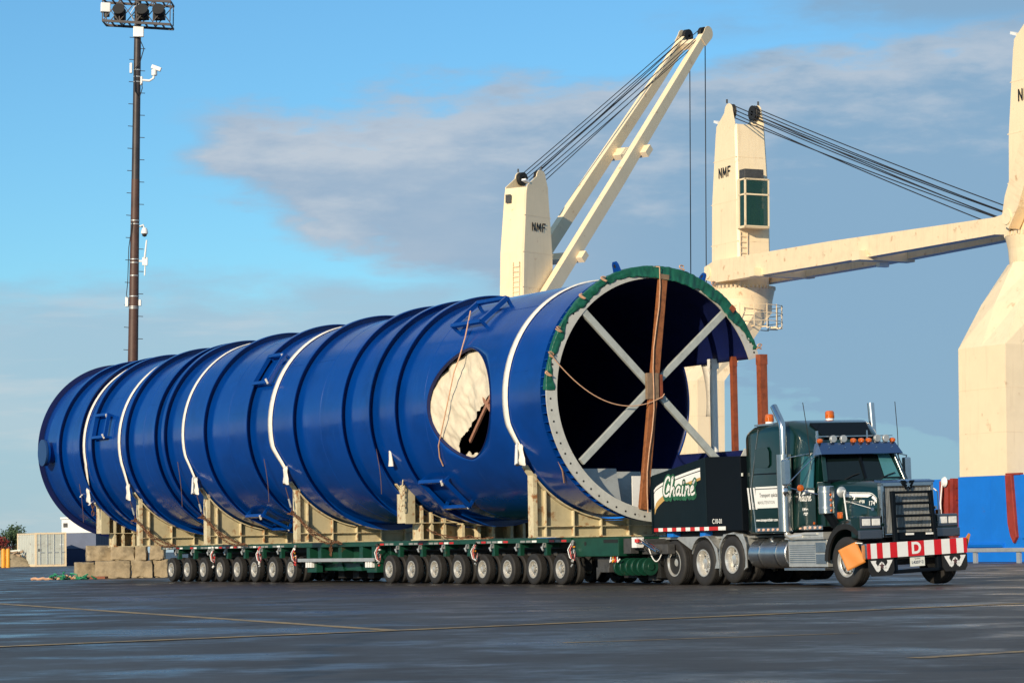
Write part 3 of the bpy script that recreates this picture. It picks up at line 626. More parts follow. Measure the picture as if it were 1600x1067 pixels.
# short sling end on the stepped saddle
s5 = thing('sling_end', 'short frayed cream sling end tied on top of the stepped saddle', 'sling', TM)
mb = MB(); secs = []
for k in range(8):
    t = k/7; c = Vector((-9.22+.05*t, -2.62+.02*t-.1, 3.80-.68*t)); w_ = .012+.10*t
    secs.append([c+Vector((w_*math.cos(a), w_*.5*math.sin(a)*(1+.3*math.sin(3*a+k)), 0)) for a in [i*math.pi/5 for i in range(10)]])
mb.loft(secs).build('webbing', K['webbing'], s5, sharp=70)
def chain_link():
    mb = MB(); P = []
    for k in range(12):
        a = 2*math.pi*k/12; P.append(Vector((.05*math.cos(a)+(.025 if math.cos(a) > 0 else -.025), .032*math.sin(a), 0)))
    return mb.tube(P, .0125, 5, True)
LINK = chain_link()
def chain(pts, label, group=None, sc_=1.0, m='chain'):
    mb = MB(); pts = [Vector(p) for p in pts]; L_ = 0; k = 0
    for i in range(len(pts)-1):
        a, b = pts[i], pts[i+1]; d = (b-a); ln = d.length; d.normalize(); nl = max(1, int(ln/(.098*sc_)))
        for j in range(nl):
            c = a+d*(j+.5)*ln/nl; rot = d.to_track_quat('X', 'Z').to_matrix() @ Matrix.Rotation(math.pi/2*(k % 2)+.4, 3, 'X'); k += 1
            mb.add([rot @ (Vector(v)*sc_)+c for v in LINK.v], LINK.f, True)
    o = mb.build('lashing_chain', K[m], recalc=False); o.matrix_world = TM; tag(o, label, 'chain', group); return o
def hang(xs, label, n):
    y = -2.44
    a = Vector((xs+.05, y, 1.98)); b = Vector((xs+1.5, -1.62, 1.12))
    pts = [Vector((xs-.15, y-.1, 2.0))]+sag(a, b, .16, 7)
    chain(pts, label, 'lashing chains')
    pts2 = sag(a+Vector((.15, .08, -.08)), b+Vector((-.2, 0, .05)), .30, 7)
    return pts2
for xs, lb, cable in ((-28.75, 'rusty chain from the second saddle down to the trailer rear corner', 'steel cable with turnbuckle below the flared strap by the second saddle'), (-22.95, 'rusty chain stretched across the web of the third saddle', 'steel cable below the folded strap tail at the third saddle'), (-16.16, 'rusty chain across the web of the saddle over the wheelless trailer middle', 'steel cable with bright turnbuckle below the broad strap')):
    p2 = hang(xs, lb, 0); chain(p2, 'slacker ' + lb, 'lashing chains', .9)
    c_ = thing('turnbuckle_cable', cable, 'cable', TM, group='turnbuckle cables below the straps')
    a, b = Vector((xs-.02, -2.66, 2.75)), Vector((xs-.02, -2.45, 2.02))
    MB().tube([a, b], .014, 6).build('wire', K['dkrope'], c_)
    MB().cyl(a.lerp(b, .45), a.lerp(b, .78), .032, n=8).build('turnbuckle', K['galv'], c_)
    MB().lathe([(.03, -.02), (.06, -.02), (.06, .02), (.03, .02)], b, 'x', 12, closed=True).build('shackle', K['chain'], c_)
chain([(-9.3, -2.3, 2.75), (-9.3, -2.32, 2.35), (-9.3, -2.33, 1.95)], 'chain with hook hanging on the end plate of the stepped saddle', 'lashing chains', 1.1, 'sadedge')
chain([(-32.62, -2.52, 2.62), (-32.62, -2.52, 2.25)], 'short chain with ring below the rearmost strap', 'lashing chains', 1.2, 'chain')
chain(sag((-9.3, -1.62, 1.45), (-8.4, -.75, 1.22), .10, 8)+sag((-8.4, -.8, 1.24), (-7.4, -.6, 1.2), .05, 6), 'heap of rusty chain at the foot of the stepped saddle', 'lashing chains')
chain([(-15.4, -1.62, 1.12), (-15.4, -1.64, .8), (-15.34, -1.64, .78), (-15.33, -1.62, 1.1)], 'loop of rusty chain hanging over the trailer edge below the middle saddle', 'lashing chains', .9)
for k, (x, z1, z0) in enumerate(((-33.0, 3.3, 2.0), (-24.0, 3.75, 2.35), (-17.25, 3.6, 2.35), (-9.75, 3.6, 2.4))):
    P = [Vector((x+.10*math.sin(t*2.6), -2.86+.12*t, z1+(z0-z1)*t)) for t in [i/8 for i in range(9)]]
    rope('rope', P, .011, 'dkrope', ['dark cord dangling beside the rearmost strap', 'dark cord dangling left of the third saddle', 'dark cord dangling left of the broad strap', 'dark cord dangling left of the stepped saddle'][k], 'cord')

# ------------------------------------------------------------------ hydraulic trailer
tr = thing('modular_trailer', 'long low dark green multi-axle hydraulic trailer carrying the blue vessel', 'trailer', TM)
def wheel_meshes(rad, w, rr, m_rim, dish=.09, nuts=8):
    n = 40; hw = w/2
    mb = MB(); prof = [(rr, -hw*.78), (rr+.02, -hw*.90), (rad*.80, -hw), (rad*.93, -hw*.93), (rad*.985, -hw*.80)]
    for k in range(4):
        q = -hw*.72+k*hw*.40; prof += [(rad, q), (rad, q+hw*.30), (rad-.014, q+hw*.32), (rad-.014, q+hw*.38)]
    prof = [p for p in prof if p[1] < hw*.75]+[(rad*.985, hw*.80), (rad*.93, hw*.93), (rad*.80, hw), (rr+.02, hw*.90), (rr, hw*.78)]
    mb.lathe(prof, axis='y', n=n); ty = mb.mesh('tyre', K['tyre'], 45)
    mb = MB(); f = -hw*.86
    mb.lathe([(rr+.012, f+.02), (rr+.012, f-.012), (rr-.012, f-.012), (rr-.035, f+.03), (rr-.05, f+dish), (rr*.62, f+dish+.015), (rr*.55, f+dish-.02), (rr*.36, f+dish-.02), (rr*.34, f+dish-.09), (.001, f+dish-.10)], axis='y', n=36)
    mb.lathe([(rr-.05, f+dish), (rr-.04, hw*.8)], axis='y', n=36)
    ri = mb.mesh('rim', m_rim, 40)
    mb = MB()
    for k in range(nuts):
        a = 2*math.pi*k/nuts; c = Vector((rr*.45*math.cos(a), f+dish-.02, rr*.45*math.sin(a))); mb.cyl(c, c+Vector((0, -.035, 0)), .016, n=6)
    nu = mb.mesh('wheel_nuts', K['steel'])
    mb = MB()
    for k in range(nuts):
        a = 2*math.pi*(k+.5)/nuts; c = Vector((rr*.72*math.cos(a), f+dish+.004, rr*.72*math.sin(a))); mb.cyl(c, c+Vector((0, -.004, 0)), rr*.085, n=10)
    ho = mb.mesh('hand_holes', K['dark'])
    return ty, ri, nu, ho
TW = wheel_meshes(.385, .215, .215, K['rim'], .07)
def wheel(parent, x, y, z, W, flip=False, full=True, steer=0.0):
    e = thing_part('wheel', parent); e.matrix_local = Matrix.Translation((x, y, z)) @ Matrix.Rotation((math.pi if flip else 0)+steer, 4, 'Z') @ Matrix.Rotation(random.uniform(0, 1.5), 4, 'Y')
    put('tyre', W[0], e); put('rim', W[1], e)
    if full: put('wheel_nuts', W[2], e, kind='stuff'); put('hand_holes', W[3], e, kind='stuff')
AX = [-28.22+1.371*k for k in range(8)]+[-11.98+1.371*k for k in range(8)]
for x in AX:
    x += random.uniform(-.015, .015)
    for y in (-1.34, -1.02): wheel(tr, x, y, .385, TW, full=(y < -1.2))
    for y in (1.02, 1.34): wheel(tr, x, y, .385, TW, True, False)
    for sg in (-1, 1): MB().cyl((x, sg*1.3, .385), (x, sg*.6, .385), .07, n=10).bx(x-.09, x+.09, sg*.80, sg*.60, .36, .80).build('axle_bogie', K['grime'], tr)
def module(x0, x1, posts):
    MB().bx(x0, x1, -1.5, 1.5, 1.115, 1.15).build('deck_plate', K['tgreen'], tr)
    for sg in (-1, 1): MB().bx(x0, x1, sg*1.5, sg*1.40, 1.03, 1.115).build('side_rail', K['tgreen'], tr, bevel=.006)
    MB().bx(x0, x1, -.55, .55, .58, 1.115).build('spine_beam', K['dark'], tr)  # coloured dark for the shade in the gaps behind the wheels
    for sg in (-1, 1): MB().bx(x0+.1, x1-.1, sg*1.1, sg*.62, .88, 1.10).build('hydraulic_lines', K['dark'], tr)
    for x in posts:
        for sg in (-1, 1):
            MB().bx(x-.075, x+.075, sg*1.47, sg*1.35, .72, 1.03).bx(x-.075, x+.075, sg*1.35, sg*.55, .92, 1.115).build('crossbeam', K['tgreen'], tr, bevel=.006)
        MB().bx(x-.035, x+.035, -1.52, -1.472, .92, 1.03).cyl((x-.06, -1.55, .93), (x+.03, -1.55, .84), .025, n=8).cyl((x+.05, -1.55, 1.02), (x-.02, -1.55, .88), .02, n=8).build('lashing_ring', K['galv'], tr)
def reflect(x0, x1):
    x = x0; k = 0
    while x < x1-.2:
        if random.random() < .80:
            m = K['redtape'] if k % 2 == 0 else K['white']
            if random.random() < .3: m = K['grey']
            MB().bx(x, x+.24, -1.506, -1.501, 1.045, 1.095).build('reflector_tape', m, tr)
        x += .30; k += 1
pr = [x+.685 for x in AX[:7]]; pf = [x+.685 for x in AX[8:15]]
module(-28.95, -18.0, pr); module(-12.55, -1.75, pf); reflect(-28.8, -18.2); reflect(-12.4, -1.9)
# wheelless middle module
MB().bx(-17.99, -12.56, -1.5, 1.5, 1.115, 1.15).build('deck_plate', K['tgreen'], tr)
MB().bx(-17.99, -12.56, -1.5, -1.42, 1.02, 1.115).build('side_rail', K['tgreen'], tr, bevel=.006)
MB().bx(-17.99, -12.56, -1.10, 1.10, .34, 1.115).build('middle_beam', K['tgreen'], tr, bevel=.02)
for x in (-17.3, -16.5, -15.1, -13.7, -12.9): MB().bx(x-.11, x+.11, -1.47, -1.11, .56, 1.02).build('crossbeam', K['tgreen'], tr, bevel=.006)
MB().bx(-17.9, -12.75, -1.545, -1.48, .60, .70).build('guard_bar', K['galv'], tr, bevel=.008)
for x in (-17.2, -13.15):
    MB().bx(x-.32, x+.32, -1.40, -1.2, .30, .56).build('hanger_bracket', K['tgreen'], tr)
    for dx in (-.18, -.02, .14): MB().bx(x+dx-.05, x+dx+.05, -1.5, -1.41, .44, .60).build('clamp', K['plastic'], tr)
for x in (-15.8, -14.6): MB().prism([(x-.12, .34), (x+.3, .34), (x+.1, .58), (x-.12, .58)], 'y', -1.16, -1.11).build('gusset', K['tgreen'], tr)
for x in (-16.9, -15.9, -14.9, -13.9): MB().bx(x-.2, x+.2, -.6, .6, .12, .34).build('belly_box', K['dark'], tr)
for x, dx in ((-24.4, 0), (-20.75, 0), (-18.15, .0), (-12.45, 0), (-6.7, 0), (-1.62, 0)):
    for k in range(9):
        yy = -1.50-.02*random.random(); zz = 1.06-.07*k; m = random.choice(['redtape', 'plastic', 'yellow', 'dark', 'galv', 'galv'])
        c = Vector((x+random.uniform(-.08, .08), yy, zz)); MB().cyl(c, c+Vector((random.uniform(-.05, .05), -.05, random.uniform(-.06, .06))), random.uniform(.02, .045), n=8).build('valve_coupling', K[m], tr)
    for k in range(3):
        MB().tube([Vector((x-.1+.08*k, -1.5, 1.02)), Vector((x-.14+.1*k, -1.58, .85)), Vector((x-.05+.08*k, -1.58, .66)), Vector((x+.05+.04*k, -1.53, .60)), Vector((x+.10, -1.5, .8))], .013, 6).build('air_hose', K[('plastic', 'redtape', 'dark')[k]], tr)
# front end: gooseneck beam, hitch, spring stack
MB().bx(-1.75, .42, -1.45, 1.45, .68, 1.13).build('front_beam', K['tgreen'], tr, bevel=.02)
MB().bx(-2.95, -2.65, -1.25, 1.6, 1.152, 1.50).build('dark_gap_beam', K['grime'], tr, bevel=.015)  # added dark beam, closes the gap under the vessel where only shade belongs
MB().cyl((-1.12, -1.454, .99), (-1.12, -1.45, .99), .055, n=14).build('beam_hole', K['dark'], tr)
MB().prism([(-.25, 1.00), (.42, 1.0), (.42, 1.08), (-.25, 1.08)], 'y', -1.456, -1.452).build('beam_slot', K['dark'], tr)
MB().bx(.42, 1.1, -1.1, 1.1, .80, 1.08).bx(.9, 3.2, -.35, .35, .68, .95).build('drawbar', K['grime'], tr, bevel=.02)
MB().bx(.5, .82, -1.35, -1.12, .74, 1.10).bx(.85, 2.0, -1.05, -.85, .72, .95).build('hitch_bracket', K['grime'], tr, bevel=.01)
for k in range(2): MB().cyl((1.05, -1.30+.10*k, 1.08), (1.75, -1.20+.10*k, .78), .032, n=10).build('hydraulic_ram', K['chrome'], tr)
MB().bx(.9, 1.12, -1.36, -1.16, .88, 1.12).build('ram_bracket', K['plastic'], tr)
for k in range(6):
    MB().cyl((.10+.18*k, -1.20+.05*k, .43), (.17+.18*k, -1.20+.05*k, .43), .21, n=22).cyl((.07+.18*k, -1.2+.05*k, .43), (.20+.18*k, -1.2+.05*k, .43), .09, n=14).build('spring_disc', K['tgreen'], tr, bevel=.008)
MB().bx(-.9, -.35, -1.25, -1.0, .30, .66).prism([(-.95, .12), (-.75, .30), (-.35, .30), (-.35, .42), (-.95, .42)], 'y', -1.26, -1.22).build('support_leg', K['grime'], tr, bevel=.01)
for k, m in enumerate(('plastic', 'yellow', 'redtape', 'plastic')):
    MB().tube([Vector((.0+.1*k, -1.4, .66)), Vector((.05+.12*k, -1.46, .55)), Vector((.15+.1*k, -1.42, .62))], .018, 6).build('air_hose', K[m], tr)
MB().tube(sag((1.2, -1.1, .95), (1.7, -1.0, .82), .33, 14), .013, 6).build('air_hose', K['plastic'], tr)
MB().tube(sag((1.05, -1.2, 1.0), (1.6, -1.0, .82), .2, 14), .012, 6).build('air_hose', K['dark'], tr)
MB().cyl((1.15, -1.36, 1.0), (1.15, -1.36, 1.08), .06, n=10).build('valve_coupling', K['redtape'], tr)
for x in (-.2, .9, 1.9): MB().bx(x-.3, x+.3, -.75, .75, .16, .66).build('belly_box', K['dark'], tr)

# ------------------------------------------------------------------ tractor truck
KM = Matrix.Translation((4.84, 65.5, 0)) @ Matrix.Rotation(R_(26-90), 4, 'Z') @ Matrix.Rotation(R_(.9), 4, 'X')
tk = thing('tractor_truck', 'dark green heavy-haul conventional tractor truck with sleeper, chrome stacks and red-white bumper', 'truck', KM)
WR = wheel_meshes(.525, .285, .30, K['alrim'], .13, 10); WF = wheel_meshes(.53, .31, .30, K['alrim'], .05, 10)
for x, z in ((-.10, .525), (1.27, .525), (2.56, .60)):
    for y in (-1.10, -.76): wheel(tk, x, y, z, WR, full=(y < -1))
    for y in (.76, 1.10): wheel(tk, x, y, z, WR, True, False)
    MB().cyl((x, -1.0, z), (x, 1.0, z), .10, n=12).lathe([(.1, -.2), (.24, -.08), (.24, .08), (.1, .2)], (x, 0, z), 'y', 18).build('axle', K['grime'], tk)
wheel(tk, 7.27, -1.10, .53, WF, steer=R_(3)); wheel(tk, 7.27, 1.06, .53, WF, True, True, R_(3))
MB().cyl((7.27, -1.1, .5), (7.27, 1.1, .5), .07, n=10).build('axle', K['grime'], tk)
for sg in (-1, 1): MB().bx(-1.3, 7.5, sg*.47, sg*.39, .78, 1.06).build('frame_rail', K['grime'], tk)
MB().bx(-1.2, 3.2, -1.0, 1.0, 1.07, 1.12).build('deck_plate', K['alu'], tk)
MB().bx(-.9, 3.0, -.38, .38, .55, .80).bx(4.0, 7.3, -.6, .6, .45, .95).build('drivetrain', K['dark'], tk)
for x0, x1 in ((-.55, -.25), (1.0, 1.25)): MB().bx(x0, x1, -1.14, -.9, 1.13, 1.24).build('blue_wedge', K['hull'], tk)
# aluminium fenders over the second and third rear axle
def fender(poly, name='rear_fender'):
    for sg in (-1, 1):
        n = len(poly); mb = MB()
        P = [(p[0], p[1]) for p in poly]
        mb.prism(P, 'y', sg*1.20, sg*1.235)
        mb.build(name, K['alu'], tk, bevel=.006)
def arch(cx, cz, r, a0, a1, n=10): return [(cx+r*math.cos(R_(a0+(a1-a0)*i/n)), cz+r*math.sin(R_(a0+(a1-a0)*i/n))) for i in range(n+1)]
fender([(.15, 1.13), (1.50, 1.13), (1.88, .86), (1.98, .40), (1.78, .40)]+arch(1.27, .525, .60, 5, 150)+[(.15, 1.06)])
fender([(2.02, .95), (2.22, 1.17), (3.05, 1.17), (3.18, .95), (3.2, .42), (3.05, .36)]+arch(2.56, .60, .59, -15, 165)+[(1.99, .42)])
for sg in (-1, 1):
    MB().prism(arch(1.27, .525, .62, 20, 160)+arch(1.27, .525, .60, 160, 20), 'y', sg*1.19, sg*.6).build('fender_skin', K['alu'], tk)
    MB().prism(arch(2.56, .60, .61, 0, 175)+arch(2.56, .60, .59, 175, 0), 'y', sg*1.19, sg*.6).build('fender_skin', K['alu'], tk)
MB().bx(-1.45, -1.0, -1.18, -.62, .12, .98).build('mud_flap', K['grime'], tk)
# fuel tank, steps
ft = MB().cyl((3.30, -.93, .72), (4.86, -.93, .72), .325, n=36).build('fuel_tank', K['steel'], tk, bevel=.02)
for x in (3.75, 4.45): MB().lathe([(.327, x-.03), (.338, x-.03), (.338, x+.03), (.327, x+.03)], (0, -.93, .72), n=36).build('tank_band', K['chrome'], ft)
MB().cyl((4.0, -1.05, 1.02), (4.0, -1.07, 1.07), .06, n=14).build('filler_cap', K['chrome'], ft)
MB().cyl((3.30, .93, .72), (4.86, .93, .72), .325, n=24).build('fuel_tank', K['steel'], tk, bevel=.02)
stp = MB().bx(4.92, 6.48, -1.2, -.6, .43, 1.02).build('step_box', K['alu'], tk, bevel=.015)
for k in range(9): MB().bx(4.98, 6.02, -1.206, -1.2, .52+.045*k, .54+.045*k).build('ridge', K['steel'], stp)
MB().bx(6.06, 6.46, -1.225, -1.2, .74, .95).bx(6.06, 6.46, -1.225, -1.2, .50, .70).build('battery_cover', K['steel'], stp, bevel=.006)
MB().bx(4.95, 6.50, -1.30, -1.0, 1.02, 1.06).build('tread_step', K['alu'], stp, bevel=.006)
MB().bx(4.92, 6.55, -1.32, -1.02, .36, .41).build('tread_step', K['steel'], stp, bevel=.006)
MB().bx(5.5, 6.3, -1.18, -.8, 1.06, 1.17).build('tool_box', K['alu'], stp, bevel=.01)
MB().bx(4.92, 6.48, .6, 1.2, .43, 1.02).build('step_box', K['alu'], tk, bevel=.015)
# sleeper with raised roof
def rsec(x, hw, z0, z1, r, rb=.06, n=6, tum=0.0):
    P = []
    def arc(cy, cz, rr, a0, a1):
        for i in range(n+1):
            a = R_(a0+(a1-a0)*i/n); P.append(Vector((x, cy+rr*math.cos(a), cz+rr*math.sin(a))))
    arc(hw-rb, z0+rb, rb, -90, 0); arc(hw-tum-r, z1-r, r, 0, 90); arc(-hw+tum+r, z1-r, r, 90, 180); arc(-hw+rb, z0+rb, rb, 180, 270)
    return P
secs = [rsec(3.12, .98, 1.22, 3.20, .30), rsec(3.16, 1.10, 1.20, 3.36, .28), rsec(3.28, 1.19, 1.18, 3.47, .24), rsec(3.55, 1.22, 1.16, 3.53, .20), rsec(4.4, 1.22, 1.16, 3.60, .22, tum=.05), rsec(4.86, 1.21, 1.16, 3.60, .26, tum=.10), rsec(5.15, 1.18, 1.2, 3.52, .30, tum=.16), rsec(5.45, 1.12, 1.3, 3.32, .28, tum=.2), rsec(5.62, 1.06, 1.3, 3.12, .2, tum=.16)]
sl = MB().loft(secs).build('sleeper', K['truck'], tk, sharp=50)
MB().prism([(3.66, 2.62), (3.70, 3.02), (4.22, 3.06), (4.30, 2.95), (4.30, 2.66), (4.22, 2.60)], 'y', -1.228, -1.218).build('sleeper_hatch', K['truck'], sl, bevel=.004)
MB().tube([(3.64, -1.222, 1.2), (3.50, -1.226, 2.2), (3.62, -1.225, 2.6), (3.85, -1.205, 3.45)], .012, 6).build('extender_seam', K['steel'], sl)
MB().bx(3.62, 4.88, -1.226, -1.218, 2.455, 2.48).build('body_line', K['truckdk'], sl)
MB().add([(5.20, -.72, 3.475), (5.20, .72, 3.475), (5.60, .62, 3.15), (5.60, -.62, 3.15), (5.22, -.72, 3.53), (5.22, .72, 3.53), (5.64, .62, 3.19), (5.64, -.62, 3.19)], [(7, 6, 5, 4), (0, 4, 5, 1), (1, 5, 6, 2), (2, 6, 7, 3), (3, 7, 4, 0)]).build('roof_window', K['truckdk'], sl)
# cab
cs = [rsec(4.95, 1.08, 1.28, 3.0, .2, tum=.1), rsec(5.5, 1.08, 1.28, 3.03, .22, tum=.12), rsec(5.80, 1.06, 1.28, 3.00, .2, tum=.12), rsec(5.88, 1.05, 1.28, 2.92, .15, tum=.12)]
cab = MB().loft(cs).build('cab', K['truck'], tk, sharp=45)
MB().prism([(5.85, 1.28), (6.18, 1.28), (6.18, 2.24), (5.85, 2.24)], 'y', -1.03, 1.03).build('cowl', K['truck'], cab, bevel=.02)
def quad(a, b, c, d, t, m, name, parent):
    a, b, c, d = map(Vector, (a, b, c, d)); n = (b-a).cross(d-a).normalized()*t
    MB().add([a, b, c, d, a-n, b-n, c-n, d-n], [(0, 1, 2, 3), (7, 6, 5, 4), (0, 4, 5, 1), (1, 5, 6, 2), (2, 6, 7, 3), (3, 7, 4, 0)]).build(name, m, parent)
quad((6.20, -.98, 2.27), (6.23, -.01, 2.27), (5.95, -.01, 2.90), (5.92, -.84, 2.90), .03, K['glass'], 'windshield', cab)
quad((6.23, .01, 2.27), (6.20, .98, 2.27), (5.92, .84, 2.90), (5.95, .01, 2.90), .03, K['glass'], 'windshield', cab)
quad((6.21, .50, 2.31), (6.20, .90, 2.31), (5.945, .79, 2.86), (5.965, .48, 2.86), .006, K['window_light'], 'painted_window_light', cab)  # patch on the windshield, daylight from the far window painted as colour
MB().beam((6.245, 0, 2.25), (5.965, 0, 2.92), .05, .03).build('windshield_divider', K['truckdk'], cab)
for sg in (-1, 1):
    MB().beam((6.21, sg*1.0, 2.22), (5.92, sg*.87, 2.94), .09, .09).build('windshield_pillar', K['truck'], cab, bevel=.01)
MB().beam((6.22, -1.0, 2.245), (6.22, 1.0, 2.245), .06, .05).build('windshield_sill', K['truckdk'], cab)
for y in (-.55, .35): MB().tube([(6.25, y, 2.27), (6.22, y+.25, 2.36), (6.20, y+.42, 2.40)], .012, 5).build('wiper', K['dark'], cab)
quad((5.15, -1.092, 2.10), (5.84, -1.092, 2.10), (5.80, -1.01, 2.80), (5.20, -1.01, 2.80), .02, mat('side_glass', (.02, .10, .13), .05, coat=.5), 'door_window', cab)
dr = MB().prism([(5.06, 1.32), (5.92, 1.32), (5.92, 2.12), (5.06, 2.12)], 'y', -1.10, -1.082).build('door', K['truck'], cab, bevel=.006)
MB().bx(5.12, 5.26, -1.125, -1.10, 1.92, 1.96).build('door_handle', K['chrome'], dr)
# visor, roof lights
quad((6.17, -1.05, 2.82), (6.20, 1.00, 2.82), (5.98, .95, 3.07), (5.95, -1.0, 3.07), .02, mat('visor_steel', (.11, .17, .30), .18, metal=.9), 'sun_visor', cab)
quad((5.88, -1.10, 2.80), (6.17, -1.05, 2.82), (5.95, -1.0, 3.07), (5.86, -1.02, 3.05), .015, K['steel'], 'visor_end', cab)
for y in (-.95, -.10, .10, .29, .90): MB().lathe([(.001, .06), (.04, .045), (.054, .0), (.054, -.06)], (5.98, y, 3.11), 'x', 16).build('marker_lamp', K['amber'], cab)
for y in (-.62, -.36, .50, .72): MB().cyl((5.93, y, 3.15), (6.01, y, 3.15), .075, .08, n=20).cyl((5.9, y, 3.1), (5.9, y, 3.0), .03, n=6).build('work_lamp', K['galv'], cab, bevel=.01)
MB().bx(5.86, 5.90, -1.0, .95, 3.20, 3.22).bx(5.85, 5.89, -.98, -.94, 3.0, 3.33).bx(5.85, 5.89, .28, .32, 3.0, 3.33).build('lamp_bar', K['chrome'], cab)
for k in range(5): MB().cyl((6.07, -.8+.4*k, 2.955), (6.095, -.8+.4*k, 2.965), .012, n=8).build('visor_rivet', K['chrome'], cab)
# beacons
for x, y, z in ((3.92, -.95, 3.56), (4.35, .35, 3.60)):
    b = MB().cyl((x, y, z), (x, y, z+.06), .09, n=18).build('beacon_base', K['plastic'], tk)
    MB().lathe([(.10, .06), (.105, .08), (.10, .20), (.075, .225), (.001, .23)], (x, y, z), 'z', 18).build('beacon_lens', K['amber'], b)
MB().bx(3.55, 4.35, -1.12, -.75, 3.53, 3.57).build('beacon_bracket', K['steel'], tk)
# hood and grille
def hsec(x, w, zt, zb, wb, zs): return [Vector((x, -wb, zb)), Vector((x, -wb, zs)), Vector((x, -w*.98, zt-.16)), Vector((x, -w*.90, zt-.05)), Vector((x, -w*.7, zt-.005)), Vector((x, -w*.35, zt+.015)), Vector((x, 0, zt+.02)), Vector((x, w*.35, zt+.015)), Vector((x, w*.7, zt-.005)), Vector((x, w*.90, zt-.05)), Vector((x, w*.98, zt-.16)), Vector((x, wb, zs)), Vector((x, wb, zb))]
hood = MB().loft([hsec(6.18, .92, 2.27, 1.30, .98, 1.75), hsec(6.6, .84, 2.26, 1.25, .94, 1.72), hsec(7.2, .74, 2.23, 1.1, .84, 1.65), hsec(7.68, .66, 2.18, 1.05, .70, 1.6)]).build('hood', K['truck'], tk, sharp=50)
gf = MB()
for y0, y1, z0, z1 in ((-.66, -.585, 1.05, 2.16), (.585, .66, 1.05, 2.16), (-.66, .66, 2.07, 2.17), (-.66, .66, 1.02, 1.10)): gf.bx(7.66, 7.80, y0, y1, z0, z1)
gr = gf.build('grille_surround', K['chrome'], tk, bevel=.02)
MB().prism([(7.60, 2.17), (7.80, 2.15), (7.80, 2.19), (7.60, 2.225)], 'y', -.69, .69).build('hood_edge', mat('hood_edge_steel', (.14, .22, .36), .2, metal=.85), gr, bevel=.01)
MB().bx(7.68, 7.70, -.585, .585, 1.10, 2.07).build('grille_screen', K['dark'], gr)
sb = MB()
for k in range(34): sb.bx(7.71, 7.75, -.575+k*.0348, -.575+k*.0348+.010, 1.11, 2.06)
sb.build('grille_slats', K['galv'], gr, kind='stuff')
lg = MB()
for sg in (-1, 1): lg.prism([(sg*-.0, .0), (sg*.06, .10), (sg*.17, .10), (sg*.10, -.02), (sg*.05, -.10)], 'x', 7.80, 7.83)
put('grille_emblem', lg.mesh('grille_emblem', K['truckdk']), gr, loc=(0, 0, 2.10))
MB().prism([(.07*math.sin(2*math.pi*k/10)*(1 if k % 2 == 0 else .42), .07*math.cos(2*math.pi*k/10)*(1 if k % 2 == 0 else .42)+2.11) for k in range(10)], 'x', 7.832, 7.84).build('emblem_star', K['chrome'], gr)
# moose bar
gb = MB()
for sg in (-1, 1): gb.beam((7.93, sg*.47, 1.98), (8.02, sg*.50, .92), .085, .09, (1, 0, 0))
for z in (1.95, 1.72, 1.46, 1.20): gb.beam((7.95+(1.95-z)*.07, -.47, z), (7.95+(1.95-z)*.07, .47, z), .055, .055)
gd = gb.build('grille_guard', K['truckdk'], tk, bevel=.012)
MB().bx(7.92, 7.98, -.5, .5, .96, 1.12).build('guard_plate', K['truckdk'], gd)
for y in (-.12, .38): MB().bx(7.98, 8.02, y-.09, y+.09, 1.06, 1.10).build('marker_lamp', K['white'], gd)
# fenders, headlamps
for sg in (-1, 1):
    cx, cz = 7.27, .53; mb = MB(); secs = []
    for k in range(15):
        a = R_(54+122*k/14); r = .80
        c = Vector((cx+r*math.cos(a), 0, cz+r*math.sin(a))); o_ = Vector((math.cos(a), 0, math.sin(a)))
        secs.append([c+Vector((0, sg*.62, 0))+o_*.16, c+Vector((0, sg*1.0, 0))+o_*.14, c+Vector((0, sg*1.18, 0))+o_*.09, c+Vector((0, sg*1.25, 0)), c+Vector((0, sg*1.22, 0))-o_*.03, c+Vector((0, sg*.62, 0))-o_*.03])
    mb.loft(secs).build('front_fender', K['truck'], tk, sharp=50)
    MB().loft([[Vector((cx+r*math.cos(a), sg*y, cz+r*math.sin(a))) for r, y in ((.69, 1.255), (.805, 1.262), (.805, 1.20), (.69, 1.20))] for a in [R_(50+128*k/16) for k in range(17)]]).build('fender_lip', K['dark'], tk, sharp=50)
    hl = MB().bx(7.48, 7.80, sg*.70, sg*1.24, 1.02, 1.48).build('headlamp_housing', K['truck'], tk, bevel=.03)
    MB().bx(7.78, 7.83, sg*.71, sg*1.22, 1.22, 1.47).build('headlamp_bezel', K['bezel'], hl, bevel=.015)
    for y in (.84, 1.08): MB().bx(7.83, 7.845, sg*(y-.10), sg*(y+.10), 1.28, 1.42).build('headlamp', K['lamp'], hl, bevel=.01)
    MB().bx(7.76, 7.84, sg*.68, sg*1.26, 1.0, 1.19).build('lamp_trim', K['bezel'], hl, bevel=.02)
    MB().bx(7.02, 7.16, sg*1.20, sg*1.27, 1.44, 1.58).build('turn_lamp', K['amber'], tk, bevel=.02)
    MB().tube([(7.25, sg*1.15, 1.30), (7.18, sg*1.18, 1.95), (7.14, sg*1.12, 2.02), (7.0, sg*1.08, 2.02)], .016, 6).build('fender_mirror_arm', K['plastic'], tk)
    MB().lathe([(.001, .05), (.07, .035), (.115, .0), (.115, -.02), (.001, -.03)], (6.95, sg*1.08, 2.0), 'x', 20).build('fender_mirror', K['galv'], tk)
    MB().cyl((7.6, sg*.78, 1.62), (7.66, sg*.80, 1.62), .035, n=10).build('bolt_cap', K['chrome'], tk)
    MB().tube([(6.75, sg*.9, 1.82), (7.60, sg*.80, 1.64)], .007, 5).build('hood_latch', K['plastic'], tk)
